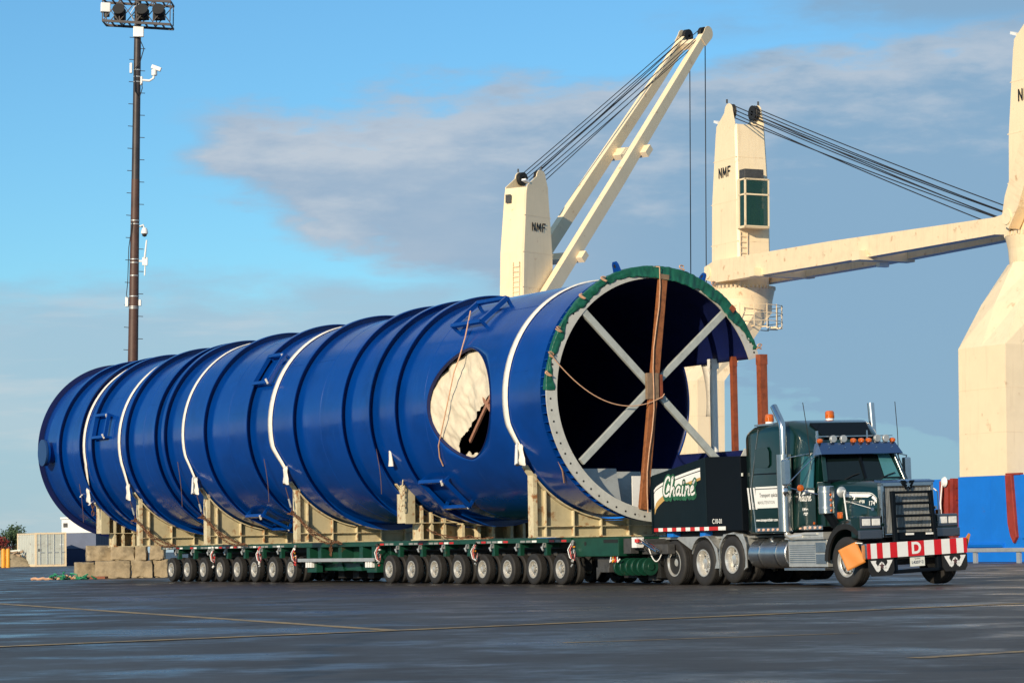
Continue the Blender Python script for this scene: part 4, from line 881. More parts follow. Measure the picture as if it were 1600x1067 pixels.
# stacks, air cleaners, mirrors
for sg in (-1, 1):
    sxx = 5.03 if sg < 0 else 4.62
    st_ = MB().cyl((sxx, sg*1.30, 1.20), (sxx, sg*1.30, 2.86), .165, n=28).build('exhaust_shield', K['chrome'], tk)
    top = [(5.03, sg*1.30, 2.80), (5.03, sg*1.30, 3.40), (5.01, sg*1.30, 3.50), (4.95, sg*1.30, 3.60), (4.70, sg*1.30, 3.92)] if sg < 0 else [(4.62, sg*1.30, 2.80), (4.60, sg*1.30, 3.5), (4.56, sg*1.3, 3.98)]
    MB().tube(top, .078, 16).build('exhaust_pipe', K['chrome'], st_)
    MB().tube([(5.03, sg*1.30, 1.25), (5.06, sg*1.29, 1.12), (5.2, sg*1.27, 1.07), (5.5, sg*1.15, 1.10)], .07, 12).build('exhaust_elbow', K['alrim'], st_)
    ac = MB().cyl((6.53, sg*1.20, 1.55), (6.53, sg*1.20, 2.14), .175, n=30).build('air_cleaner', K['chrome'], tk, bevel=.015)
    for z in (1.68, 2.02): MB().lathe([(.177, z-.02), (.184, z-.02), (.184, z+.02), (.177, z+.02)], (6.53, sg*1.20, 0), 'z', 30).build('cleaner_band', K['steel'], ac)
    MB().cyl((6.53, sg*1.0, 1.3), (6.53, sg*1.2, 1.6), .10, n=14).build('intake_duct', K['truckdk'], ac)
    for k in range(4): MB().lathe([(.03, -.02), (.03, .0), (.001, .02)], (6.71, sg*1.2, 1.62+.11*k), 'x', 10).build('marker_lamp', K['amber'], ac)
    mr = MB().bx(5.44, 5.58, sg*1.46, sg*1.63, 2.18, 2.74).build('mirror_head', K['chrome'], tk, bevel=.03)
    MB().lathe([(.001, .05), (.08, .03), (.11, 0), (.001, -.01)], (5.5, sg*1.54, 2.06), 'x', 18).build('round_mirror', K['chrome'], mr)
    for pts in (((5.7, sg*1.05, 2.85), (5.6, sg*1.5, 2.78), (5.5, sg*1.55, 2.74)), ((5.95, sg*1.0, 2.86), (5.55, sg*1.55, 2.20)), ((6.1, sg*1.05, 1.95), (5.6, sg*1.5, 2.12)), ((5.5, sg*1.55, 2.74), (5.5, sg*1.55, 2.0))): MB().tube(list(pts), .014, 6).build('mirror_arm', K['chrome'], mr)
    MB().lathe([(.001, .05), (.07, .04), (.075, 0), (.001, -.03)], (5.75, sg*1.36, 2.12), 'x', 12).build('mirror_lamp', K['amber'], mr)
    MB().tube([(5.85, sg*1.12, 2.5), (5.80, sg*1.15, 3.3), (5.70, sg*1.18, 3.95)], .009, 5).build('antenna', K['dark'], tk)
    MB().cyl((5.86, sg*1.1, 1.36), (5.86, sg*1.12, 1.36), .03, n=8).build('marker_lamp', K['amber'], tk)
for x0, n in ((3.72, 6), (5.06, 6)):
    lb_ = MB().bx(x0-.06, x0+n*.20-.06, -1.225 if x0 < 5 else -1.115, -1.10, 1.20 if x0 < 5 else 1.22, 1.29 if x0 < 5 else 1.31).build('lamp_strip', K['chrome'], tk, bevel=.004)
    for k in range(n):
        yy = -1.228 if x0 < 5 else -1.118
        MB().cyl((x0+.04+k*.2, yy+.01, 1.245 if x0 < 5 else 1.265), (x0+.04+k*.2, yy-.015, 1.245 if x0 < 5 else 1.265), .028, n=10).build('marker_lamp', mat('clear_amber', (.9, .55, .40), .1, coat=.6) if k == 0 and x0 < 4 else bpy.data.materials['clear_amber'], lb_)
MB().bx(5.2, 6.1, -1.22, -1.1, 1.12, 1.16).build('cab_step', K['alrim'], tk)
# bumper with warning board
bp = thing_part('bumper', tk); bp.matrix_local = Matrix.Translation((8.1, -.02, .78)) @ Matrix.Rotation(R_(1.4), 4, 'X')
MB().bx(-.20, 0, -1.27, 1.26, -.17, .16).build('bumper_beam', K['chrome'], bp, bevel=.03)
bw = [.10, .19, .19, .24, .22, .34, .52, .27, .22, .24, .22, .24, .22]
bw = [.09, .17, .16, .21, .20, .30, .46, .28, .21, .24, .19, .20, .10]; tot = sum(bw); y = -1.24
for k, w_ in enumerate(bw):
    w_ = w_*2.48/tot; MB().bx(.003, .02, y+.001, y+w_-.001, -.155, .155).build('warning_stripe', K['red'] if k % 2 == 0 else K['white'], bp)
    if k == 6: put('letter_d', text_mesh('D', .33, K['white'], bold=.012), bp, mat=Matrix.Translation((.0235, y+w_/2, -.0)) @ FRONT)
    y += w_
MB().prism([(1.26, -.12), (1.38, .22), (1.34, .24), (1.22, .1)], 'x', -.05, -.03).build('corner_flag', K['orange'], bp)
MB().bx(-.15, -.05, -.75, .75, -.50, -.42).bx(-.15, -.05, -.56, -.46, -.50, -.16).bx(-.15, -.05, .52, .64, -.50, -.16).build('lower_crossbar', K['truckdk'], bp, bevel=.02)
np_ = MB().bx(-.04, -.03, -.17, .19, -.37, -.17).build('number_plate', K['plate'], bp)
put('plate_number', text_mesh('L420762', .085, K['cnavy'], bold=.002), np_, mat=Matrix.Translation((-.027, .01, -.29)) @ FRONT)
put('plate_legend', text_mesh('Québec', .045, K['cnavy']), np_, mat=Matrix.Translation((-.027, .01, -.21)) @ FRONT)
MB().tube([(-.05, -.62, -.28), (-.02, -.66, -.22), (-.02, -.72, -.26)], .018, 6).build('tow_hook', K['plate'], bp)
for yc in (-.90, .93):
    fl_ = MB().prism([(yc-.31, -.17), (yc+.31, -.17), (yc+.31, -.42), (yc+.25, -.52), (yc-.25, -.52), (yc-.31, -.42)], 'x', -.03, .0).build('bumper_flap', K['dark'], bp)
    wl = MB(); pw = lambda u, v, off: Vector((.003+off, yc+u, -.325+v))
    wl.ribbon([(-.20, .085), (-.10, -.075), (0, .06), (.10, -.075), (.20, .085)], .085, pw, 0.0, 4)
    wl.add([pw(-.27, .125, .002), pw(-.13, .125, .002), pw(-.15, .06, .002), pw(-.24, .06, .002)], [(0, 1, 2, 3)]).add([pw(.27, .125, .002), pw(.13, .125, .002), pw(.15, .06, .002), pw(.24, .06, .002)], [(3, 2, 1, 0)])
    wl.build('winged_w_emblem', K['white'], fl_, recalc=False)
    MB().prism([(yc+.075*math.sin(2*math.pi*k/10)*(1 if k % 2 == 0 else .42), -.315+.075*math.cos(2*math.pi*k/10)*(1 if k % 2 == 0 else .42)) for k in range(10)], 'x', .007, .010).build('star_emblem', mat('star_maroon', (.10, .05, .05), .5) if yc < 0 else bpy.data.materials['star_maroon'], fl_)
# orange warning flag at the front wheel
of = thing('warning_flag', 'orange square warning flag tied in front of the near front wheel', 'flag', KM)
fc = Vector((7.80, -1.44, .66)); mb = MB(); FU = Vector((math.cos(R_(48)), math.sin(R_(48)), 0))
def flagp(u, v):
    x, z = (u-.5)*.43, (v-.5)*.47; a = R_(-24); X_, Z_ = x*math.cos(a)-z*math.sin(a)*-1, 0
    X_ = x*math.cos(a)+z*math.sin(a); Z_ = -x*math.sin(a)+z*math.cos(a)
    return fc+FU*X_+Vector((-.6, .8, 0))*.02*math.sin(u*5+v*2)+Vector((0, 0, Z_))
mb.grid(flagp, 10, 10); fo = mb.build('cloth', K['orange'], of); sm_ = fo.modifiers.new('t', 'SOLIDIFY'); sm_.thickness = .006
MB().tube([flagp(.95, .95)+Vector((0, -.01, 0)), Vector((8.0, -1.30, .92))], .012, 6).build('tie', K['plate'], of)

# ------------------------------------------------------------------ ballast box on the truck, with lettering
bb = thing('ballast_box', 'near-black ballast box with white script lettering on the truck bed', 'box', KM)
PB = [(-1.0, 1.24), (3.05, 1.24), (3.05, 2.90), (1.50, 2.93), (-1.05, 2.58)]
MB().prism([(1.50, 1.24), (3.05, 1.24), (3.05, 2.90), (1.50, 2.93)], 'y', -1.22, 1.22).build('front_bin', K['truckdk'], bb, bevel=.015)
MB().prism([(-1.0, 1.24), (1.497, 1.24), (1.497, 2.925), (-1.05, 2.58)], 'y', -1.235, 1.235).build('rear_bin', K['boxdk'], bb, bevel=.015)
MB().bx(-.95, 3.0, -.95, .95, 1.122, 1.238).build('dark_gap_filler', K['dark'], bb)  # added dark filler standing in for shade between box and deck
MB().bx(-1.06, -1.02, -1.26, -1.20, 1.22, 2.56).build('corner_angle', K['boxdk'], bb)
MB().bx(3.06, 3.09, -1.21, -1.18, 2.45, 2.52).build('latch', K['plate'], bb)
PLN = lambda u, v, off: Vector((u, -1.2365-off, v))
def band(f0, f1, x0, x1, off, m, n=28):
    mb = MB(); vs = []
    for k in range(n+1):
        x = x0+(x1-x0)*k/n; vs += [PLN(x, f0(x), off), PLN(x, f1(x), off)]
    mb.add(vs, [(2*k, 2*k+1, 2*k+3, 2*k+2) for k in range(n)]); mb.build('swoosh', m, bb, recalc=False)
sw = lambda x, a, b, c, d: a+(b-a)*(1-(1-(x+.95)/2.25)**2)**.9
X0, X1 = -.93, 1.28
q = lambda x: (x-X0)/(X1-X0)
top = lambda x: 2.24+.46*(q(x)**.62); line_ = lambda x: top(x)-.085; bot = lambda x: 1.82+.66*(q(x)**.45)-.02*q(x); gold = lambda x: 1.66+.74*(q(x)**.52)
bot = lambda x: 1.80+.68*(q(x)**.50); gold = lambda x: 1.66+.76*(q(x)**.56)
band(gold, bot, X0, X1, .002, K['tan']); band(bot, line_, X0, X1, .004, K['white']); band(lambda x: line_(x)+.022, top, X0, X1, .004, K['white'])
def bez(P, n=10):
    out = []
    for i in range(0, len(P)-3, 3):
        a, b, c, d = [Vector(p) for p in P[i:i+4]]
        out += [tuple(a*(1-t)**3+b*3*t*(1-t)**2+c*3*t*t*(1-t)+d*t**3) for t in [k/n for k in range(n+1)]]
    return out
STROKES = [
    bez([(.62, 1.22), (.66, 1.52), (.40, 1.62), (.22, 1.20), (.06, .82), (.0, .30), (.18, .10), (.34, -.04), (.52, .06), (.62, .20)]),        # C
    bez([(.74, -.0), (.80, .50), (.92, 1.05), (.98, 1.38), (1.0, 1.5), (.90, 1.5), (.88, 1.3)])+bez([(.80, .25), (.88, .62), (1.12, .78), (1.12, .52), (1.12, .3), (1.04, .0), (1.2, .06)]),   # h
    bez([(1.72, .62), (1.60, .80), (1.34, .62), (1.36, .26), (1.38, -.06), (1.62, .04), (1.70, .52), (1.66, .30), (1.66, -.06), (1.82, .08)]),  # a
    bez([(2.0, .68), (1.98, .45), (1.90, .0), (2.06, .04)]), bez([(2.06, .98), (2.07, 1.0), (2.08, 1.02), (2.10, 1.04)]),   # i
    bez([(2.24, .02), (2.28, .30), (2.32, .50), (2.34, .68)])+bez([(2.30, .40), (2.42, .70), (2.64, .82), (2.62, .5), (2.60, .3), (2.52, .0), (2.70, .06)]),   # n
    bez([(2.84, .36), (3.02, .36), (3.16, .62), (3.02, .68), (2.86, .72), (2.78, .36), (2.84, .16), (2.90, .0), (3.10, .06), (3.20, .18)]), bez([(3.04, .92), (3.10, 1.0), (3.14, 1.06), (3.18, 1.12)]),   # é
]
def script(parent, x0, z0, s_, off, w, plane, out_w=None, ys=None):
    ys = s_ if ys is None else ys
    def T(p): return (x0+(p[0]+p[1]*.10)*s_, z0+p[1]*ys)
    if out_w:
        mb = MB()
        for S_ in STROKES: mb.ribbon([T(p) for p in S_[::2]+[S_[-1]]], out_w, plane, off)
        for S_ in STROKES: mb.ribbon([(T(p)[0]+.012, T(p)[1]-.055) for p in S_[::2]+[S_[-1]]], out_w, plane, off-.0015)
        mb.build('lettering_outline', K['lgreen'], parent, recalc=False)
    for S_ in STROKES: MB().ribbon([T(p) for p in S_], w, plane, off+.004).build('letter', K['white'], parent, recalc=False)
script(bb, -.50, 2.08, .465, .008, .058, PLN, .15, .30)
MB().bx(.98, 1.06, -1.244, -1.240, 2.10, 2.13).build('lettering_dot', K['white'], bb)
x = -.98
for k in range(14):
    w_ = .215 if k < 12 else (.42 if k == 12 else .33)
    MB().bx(x, x+w_-.004, -1.246, -1.240, 1.262, 1.345).build('reflector_tape', K['redtape'] if k % 2 == 0 else K['white'], bb)
    x += w_
    if k == 10: x -= 0
put('box_number', text_mesh('C10-01', .15, K['white'], bold=.002), bb, mat=Matrix.Translation((1.95, -1.2235, 1.46)) @ SIDE)
# lettering on the sleeper and the cab
def side_print(body, size, x, z, y, m='white', bold=.0, xs=1.0): put('side_lettering', text_mesh(body, size, K[m], bold=bold, xs=xs), tk, mat=Matrix.Translation((x, y, z)) @ SIDE)
MB().bx(3.68, 4.90, -1.2275, -1.2255, 1.72, 2.13).build('white_panel', K['white'], tk)
MB().bx(3.68, 4.90, -1.2275, -1.2255, 2.15, 2.19).build('white_panel', K['white'], tk)
for k, x in enumerate((3.28, 3.42, 3.56)): MB().add([(x, -1.205-.008*k, 2.18), (x+.08, -1.212-.006*k, 2.18), (x+.17, -1.219-.003*k, 1.70), (x+.09, -1.214-.005*k, 1.70)], [(0, 1, 2, 3)]).build('slanted_stripe', K['white'], tk, recalc=False)
side_print('Transport spécialisé', .125, 4.29, 2.0, -1.230, 'truckdk', .001, .88); side_print('MANUTENTION', .10, 4.12, 1.84, -1.230, 'grey', .001)
side_print('www.transportchaine.com', .085, 4.12, 1.46, -1.228, 'white', .003)
CPL = lambda u, v, off: Vector((u, -1.101-off, v))
script(tk, 5.12, 1.84, .205, .003, .030, CPL, None, .15)
mb = MB(); vs = []
for k in range(13):
    t = k/12; vs += [CPL(5.08+.84*t, 2.06+.05*math.sin(t*2.6), .001), CPL(5.08+.84*t, (1.74 if k == 0 else 1.80+.24*t**.5), .001)]
mb.add([CPL(5.08, 2.06, .001), CPL(5.16, 2.075, .001), CPL(5.14, 1.85, .001), CPL(5.08, 1.72, .001)], [(0, 1, 2, 3)])
mb.add([CPL(5.35, 1.95, .001), CPL(5.55, 2.09, .001), CPL(5.90, 2.06, .001), CPL(5.90, 2.00, .001), CPL(5.60, 2.01, .001)], [(0, 1, 2, 3, 4)])
mb.build('swoosh', K['white'], tk, recalc=False)
side_print('Grand Mère', .085, 5.42, 1.66, -1.1025, 'white', .004); side_print('819-538-8228', .085, 5.38, 1.56, -1.1025, 'white', .004); 
MB().lathe([(.05, 0), (.05, .003), (.035, .003), (.035, 0)], (5.22, -1.104, 1.44), 'y', 16, closed=True).build('door_badge', K['plate'], tk)
# hood stripe and numbers
HSEC = ((6.18, .92, 2.27, .98, 1.75), (6.6, .84, 2.26, .94, 1.72), (7.2, .74, 2.23, .84, 1.65), (7.68, .66, 2.18, .70, 1.6))
def hoodside(x, z):    # near side of the hood at a given height
    k = 0 if x < 6.6 else (1 if x < 7.2 else 2); A, B = HSEC[k], HSEC[k+1]; t = (x-A[0])/(B[0]-A[0])
    w, zt, wb, zs = [A[n]+(B[n]-A[n])*t for n in range(1, 5)]
    if z > zs: q_ = min(1, (z-zs)/(zt-.16-zs)); return -(wb+(w*.98-wb)*q_)
    return -wb
for z0, z1 in ((1.985, 2.0), (1.90, 1.97)):
    vs = []
    for k in range(15):
        x = 6.62+1.05*k/14; dr_ = .04*k/14+.12*max(0, (k-11)/3)**2
        for z in (z0-dr_, z1-dr_): vs.append(Vector((x, hoodside(x, z)-.012, z)))
    MB().add(vs, [(2*k, 2*k+1, 2*k+3, 2*k+2) for k in range(14)]).build('hood_stripe', K['white'], tk, recalc=False)
put('unit_number', text_mesh('174', .13, K['white'], bold=.002), tk, mat=Matrix.Translation((7.55, hoodside(7.55, 1.74)-.022, 1.74)) @ Matrix.Rotation(R_(12), 4, 'Z') @ SIDE)
put('hood_lettering', text_mesh('CONSTELLATION', .06, K['grey']), tk, mat=Matrix.Translation((6.98, hoodside(6.98, 1.78)-.03, 1.78)) @ Matrix.Rotation(R_(12), 4, 'Z') @ SIDE)
put('hood_lettering', text_mesh('4900', .085, K['plate'], bold=.003), tk, mat=Matrix.Translation((7.28, hoodside(7.28, 1.78)-.025, 1.78)) @ Matrix.Rotation(R_(12), 4, 'Z') @ SIDE)
# inside far wall of the truck bed: blue headboard seen through the vessel

# ------------------------------------------------------------------ cargo ship alongside the quay and its deck cranes
LEAN = Matrix.Rotation(.0167, 4, 'Y')
SM = Matrix.Translation((22, 115, 0)) @ LEAN @ Matrix.Rotation(math.atan2(.9166, -.3998), 4, 'Z')        # x along the ship (away), y outboard, z up
ship = thing('cargo_ship', 'bright blue hull side of a cargo ship moored behind the truck', 'ship', SM)
hs = MB().bx(-22, 2.22, 0.0, 3.02, -3.2, 3.44).build('hull_side', K['hull'], ship, bevel=.03)
for z in (.9, 2.3): MB().bx(-21.9, 2.2, 3.02, 3.026, z-.012, z+.012).build('plate_seam', K['hull'], ship)
for x in (-12., -6.2, -.2): MB().bx(x-.012, x+.012, 3.02, 3.026, -3, 3.4).build('plate_seam', K['hull'], ship)
MB().bx(-22, 90, -17, 2.2, -3.2, 2.2).build('hull_body', K['hull'], ship, bevel=.2)
for x0, x1 in ((8, 24), (30, 52), (58, 84)): MB().bx(x0, x1, 1.9, 2.2, 2.2, 3.35).build('bulwark', K['hull'], ship)
for x, w in ((3.35, .22), (3.75, .30), (4.2, .16)): MB().bx(x-w/2, x+w/2, 2.2, 2.62, .2, 3.42-.12*(x-3.35)).build('red_frame', K['hullred'], ship)
for z in (.7, 1.35, 1.95, 2.6, 3.1): MB().bx(3.2, 4.3, 2.25, 2.5, z-.09, z+.09).build('red_frame', K['hullred'], ship)
MB().bx(3.3, 4.15, 2.2, 2.24, .3, 3.2).build('red_plate', K['hullred'], ship)
MB().bx(4.42, 5.5, 2.2, 2.5, -.5, 3.40).build('blue_panel', K['hull'], ship)
MB().tube([(3.9, 2.7, .4), (4.0, 2.75, 2.4), (3.95, 2.7, 3.2), (3.7, 2.65, 3.35)], .035, 6).build('white_pipe', K['plastic'], ship)
MB().lathe([(.001, .12), (.16, .08), (.22, 0), (.001, -.05)], (3.75, 2.7, 3.28), 'y', 16).build('white_vent', K['plastic'], ship)
MB().prism([(-1.45, 3.44), (-1.90, 3.44), (-2.15, 1.4), (-2.22, .95), (-2.0, .70), (-1.78, 1.0), (-1.60, 1.5)], 'y', 3.0, 3.16).build('red_fender', K['hullred'], ship, bevel=.03)
MB().bx(-3.6, -2.5, 3.0, 3.10, .9, 3.44).build('blue_panel', K['hull'], ship)
MB().bx(-2.4, -1.35, 2.9, 3.05, 3.441, 3.52).bx(-4.4, -3.65, 2.9, 3.2, 1.0, 3.46).build('red_rail', K['hullred'], ship)
MB().prism([(3.0, .50), (3.12, .55), (3.16, .65), (3.0, .75)], 'x', -1.2, 2.0).build('rubbing_strake', K['hull'], ship)

def crane(cx, cy, jdir, elev, label, shaft, cabin, head_only=False, xc=None, ropes=True, gz=13.6, hooks=False):
    """cx, cy in ship coordinates; jdir: jib heading relative to the ship's x axis"""
    c = thing('deck_crane', label, 'crane', SM, group='cream deck cranes of the ship')
    # pedestal: shaft on the ship's side, leaning in to a round top
    ox = cx-.9
    def rect(x0, x1, y0, y1, z, n=8):
        P = []
        cs_ = [(x1, y1), (x0, y1), (x0, y0), (x1, y0)]
        for i in range(4):
            a, b = cs_[i], cs_[(i+1) % 4]
            for k in range(n): P.append(Vector((a[0]+(b[0]-a[0])*k/n, a[1]+(b[1]-a[1])*k/n, z)))
        return P
    def circ(r, z, n=32):
        P = []
        for k in range(n):
            a = math.pi/4+2*math.pi*k/n; P.append(Vector((cx+r*math.cos(a), cy+r*math.sin(a), z)))
        return P
    mb = MB(); mb.loft([rect(ox-1.75, ox+1.75, 1.5, 3.0, 3.445 if shaft else 2.0), rect(ox-1.75, ox+1.75, 1.5, 3.0, 8.75)], smooth=False)
    r2_ = rect(ox-1.75, ox+1.75, 1.5, 3.0, 8.75, 2)
    def oct_(r, z): return [Vector((cx+r*math.cos(a), cy+r*math.sin(a), z)) for a in [math.pi/4+math.pi/4*k for k in range(8)]]
    oc = oct_(1.66, 12.4)
    mid = [a.lerp(b, .52)+Vector((0, .14 if b.y > cy+.3 else 0, 0)) for a, b in zip(r2_, oc)]
    mb.loft([r2_, mid, oc], smooth=False)
    mb.build('pedestal', K['cream'], c)
    for z in (5.2, 7.0): MB().bx(ox-1.756, ox+1.756, 1.494, 3.006, z-.015, z+.015).build('weld_seam', K['creamrust'], c)
    ped = MB().cyl((cx, cy, 12.35), (cx, cy, 13.0), 1.55, 1.60, n=40).cyl((cx, cy, 13.0), (cx, cy, 13.55), 1.60, 1.72, n=40).build('pedestal_head', K['creamrust'], c)
    mb = MB()
    for k in range(48): a = 2*math.pi*k/48; mb.box((cx+1.70*math.cos(a), cy+1.70*math.sin(a), 13.62), (.09, .09, .16))
    mb.build('slewing_bolts', K['creamrust'], c, kind='stuff')
    pf_ = MB()
    for k in range(40):
        a0, a1 = R_(150+k*5), R_(155+k*5)
        for z in (11.9, 12.3, 12.7): pf_.beam((cx+2.1*math.cos(a0), cy+2.1*math.sin(a0), z), (cx+2.1*math.cos(a1), cy+2.1*math.sin(a1), z), .035, .035)
        if k % 4 == 0: pf_.beam((cx+2.1*math.cos(a0), cy+2.1*math.sin(a0), 11.6), (cx+2.1*math.cos(a0), cy+2.1*math.sin(a0), 12.75), .04, .04); pf_.beam((cx+1.5*math.cos(a0), cy+1.5*math.sin(a0), 11.6), (cx+2.1*math.cos(a0), cy+2.1*math.sin(a0), 11.6), .05, .05)
    pf_.build('service_platform', K['creamrust'], c)
    T_ = Matrix.Translation((cx, cy, 0)) @ Matrix.Rotation(jdir, 4, 'Z')
    def P(mbx, name, m, parent=None, bevel=0, **kw):
        o = mbx.build(name, m, c if parent is None else parent, bevel=bevel, **kw)
        if parent is None: o.matrix_local = T_
        return o
    hw, b0, t0 = .93, 1.45, 1.02
    mb = MB(); secs = []
    for z, l, w in ((13.6, 1.40, .90), (14.6, 1.48, .93), (18.0, 1.42, .93), (21.6, 1.12, .86), (21.9, 1.06, .84)):
        ch = .10; secs.append([Vector(v+(z,)) for v in ((-l, -w+ch), (-l+ch, -w), (l-ch, -w), (l, -w+ch), (l, w-ch), (l-ch, w), (-l+ch, w), (-l, w-ch))])
    tw = P(mb.loft(secs, smooth=False), 'tower', K['cream'])
    for sg in (-1, 1):
        pl = [(-1.05, 21.2), (1.05, 21.2), (1.0, 22.0)]+[(.35+.42*math.cos(R_(a)), 22.62+.42*math.sin(R_(a))) for a in range(0, 181, 20)]+[(-.95, 22.0)]
        P(MB().prism(pl, 'y', sg*.86, sg*.80), 'sheave_plate', K['cream'], bevel=.01)
        P(MB().lathe([(.12, -.16), (.40, -.16), (.34, -.10), (.40, -.04), (.34, .02), (.40, .08), (.12, .08)], (.35, sg*.66, 22.62), 'y', 24), 'sheave', K['dark'])
        P(MB().tube([(.3, sg*.9, 23.05), (.3, sg*.9, 23.25)], .05, 8), 'top_lamp', K['grime'])
    P(MB().box((-.95, -.75, 22.25), (.45, .3, .12), Matrix.Rotation(.3, 3, 'Y')), 'floodlight', K['plastic'])
    for z in (15.9, 18.0, 20.2):
        l = 1.48-.06*max(0, z-14.6)/3.4 if z < 18 else 1.42-.30*(z-18)/3.6; w = .93 if z <= 18 else .93-.07*(z-18)/3.6
        P(MB().bx(-l-.006, l+.006, -w-.006, -w+.02, z-.02, z+.02), 'weld_seam', K['creamrust']); P(MB().bx(l-.02, l+.006, -w+.1, w-.1, z-.02, z+.02), 'weld_seam', K['creamrust'])
    pln = lambda u, v, off: Vector((u-.55, -.936-off, 19.32+v))
    for q_ in ([(0, 0), (0, .46), (.26, 0), (.26, .46)], [(.42, 0), (.45, .46), (.60, .10), (.75, .46), (.78, 0)], [(.96, 0), (.96, .46), (1.20, .46)], [(.96, .24), (1.15, .24)]):
        P(MB().ribbon(q_, .085, pln, 0.0), 'tower_letter', K['dark'], recalc=False)
    mb = MB()
    for y in (-.25, .25): mb.tube([(-1.52, y-.45, 14.2), (-1.50, y-.45, 17.4)], .03, 6)
    for k in range(10): mb.tube([(-1.52, -.70, 14.4+.3*k), (-1.52, -.20, 14.4+.3*k)], .022, 5)
    P(mb, 'ladder', K['creamrust'])
    P(MB().bx(-1.30, -1.27, .15, .55, 21.0, 21.5), 'vent_louvre', K['grime'])
    if cabin:
        cb_ = P(MB().bx(1.42, 1.58, -.95, .45, 16.5, 19.0), 'cab_back', K['cream'])
        X0_, X1_, Y0_, Y1_, Z0_, Z1_ = 1.58, 2.25, -.95, .45, 16.5, 19.0
        mb = MB()
        for y in (Y0_, Y1_-.08):
            for x in (X0_, X1_-.08): mb.bx(x, x+.08, y, y+.08, Z0_, Z1_)
        for z in (Z0_, 18.15, Z1_-.08): mb.bx(X0_, X1_, Y0_, Y0_+.08, z, z+.08); mb.bx(X0_, X1_, Y1_-.08, Y1_, z, z+.08); mb.bx(X1_-.08, X1_, Y0_+.08, Y1_-.08, z, z+.08)
        mb.bx(X0_, X1_, Y0_+.02, Y1_-.02, Z0_+.02, Z0_+.12); mb.bx(X0_, X1_, Y0_+.02, Y1_-.02, Z1_-.06, Z1_-.02)
        o = mb.build('cab_frame', K['cream'], cb_)
        cg = K['cab_glass']
        MB().bx(X1_-.05, X1_-.03, Y0_+.08, Y1_-.08, Z0_+.1, 18.15).bx(X1_-.05, X1_-.03, Y0_+.08, Y1_-.08, 18.25, Z1_-.1).build('cab_window', cg, cb_)
        MB().bx(X0_, X1_-.08, Y0_+.03, Y0_+.05, Z0_+.1, Z1_-.1).build('cab_window', cg, cb_)
        MB().bx(1.585, 1.60, -.9, .4, 16.6, 18.9).build('cab_lining', K['grime'], cb_)
        MB().bx(2.0, 2.1, -.75, -.60, 16.7, 17.6).bx(2.0, 2.1, .05, .2, 16.7, 17.5).build('control_lever', K['netgreen'], cb_)
        MB().bx(1.65, 2.0, -.5, -.05, 16.7, 17.5).bx(1.62, 1.75, -.5, -.05, 17.5, 18.1).build('cab_seat', K['leaf'], cb_)
        MB().bx(1.45, 2.05, -.85, .25, 19.02, 19.5).build('cab_roof_unit', K['grime'], cb_, bevel=.04)
        mb = MB()
        for y in (-.75, -.35): mb.tube([(1.55, y-.1, 13.8), (1.55, y-.1, 16.4)], .025, 6)
        for k in range(9): mb.tube([(1.55, -.85, 13.9+.28*k), (1.55, -.45, 13.9+.28*k)], .02, 5)
        P(mb, 'ladder', K['creamrust'])
    # jib: two box beams either side of the tower, pivoting low on it
    J = T_ @ Matrix.Translation((-.55, 0, 14.45)) @ Matrix.Rotation(-elev, 4, 'Y'); JL = 26.2
    def Q(mbx, name, m, bevel=0, **kw):
        o = mbx.build(name, m, c, bevel=bevel, **kw); o.matrix_local = J; return o
    for sg in (-1, 1):
        mb = MB(); secs = []
        for x, h, yc in ((-.5, .62, 1.28), (.6, 1.12, 1.28), (12, 1.06, 1.15), (JL-.4, .72, .78)):
            bw_ = .27 if not hooks else .22; h *= 1 if not hooks else .80
            secs.append([Vector((x, sg*(yc-bw_), -h/2)), Vector((x, sg*(yc+bw_), -h/2)), Vector((x, sg*(yc+bw_), h/2)), Vector((x, sg*(yc-bw_), h/2))])
        Q(mb.loft(secs, smooth=False), 'jib_beam', K['creamrust'] if not hooks else K['cream'])
        Q(MB().prism([(JL-.9, -.36), (JL-.1, -.44)]+[(JL-.05+.46*math.cos(R_(a)), .02+.46*math.sin(R_(a))) for a in range(-80, 121, 20)]+[(JL-.9, .36)], 'y', sg*1.07, sg*1.03), 'jib_head_plate', K['cream'])
        Q(MB().lathe([(.1, -.13), (.44, -.13), (.38, -.07), (.44, 0), (.38, .07), (.44, .13), (.1, .13)], (JL-.05, sg*.62, .02), 'y', 24), 'head_sheave', K['dark'])
        Q(MB().cyl((-.1, sg*.9, 0), (-.1, sg*1.6, 0), .32, n=20), 'pivot_pin', K['cream'])
    Q(MB().bx(4.9, 5.5, -1.9, 1.5, -.60, -.20), 'cross_girder', K['cream']); Q(MB().bx(14.6, 15.3, -1.75, 1.2, -.62, -.20), 'cross_girder', K['cream'])
    Q(MB().bx(JL-1.2, JL-.8, -.8, .8, -.25, .25), 'cross_girder', K['creamrust'])
    Q(MB().box((14.6, -.1, -.75), (.3, .5, .2)), 'floodlight', K['plastic'])
    # luffing ropes from the tower head to the jib head
    if ropes:
        for k in range(8):
            sg = -1 if k % 2 else 1; y0 = sg*(.56+.05*(k//2)); xe = JL-.2-(0, .7, 1.6, .1)[k//2]
            a = Vector((.35+.1*(k//2), y0, 22.95-.22*(k//2))); b = (T_.inverted() @ J) @ Vector((xe, sg*(.5+.06*(k//2)), .42-.1*(k//2)))
            P(MB().tube(sag(a, b, .10 if not hooks else .04, 10), .026, 6), 'luffing_rope', K['wire'])
        tip = (T_.inverted() @ J) @ Vector((JL+.25, .62, 0)); tip2 = (T_.inverted() @ J) @ Vector((JL+.25, -.62, 0))
        ln = 20 if hooks else 4
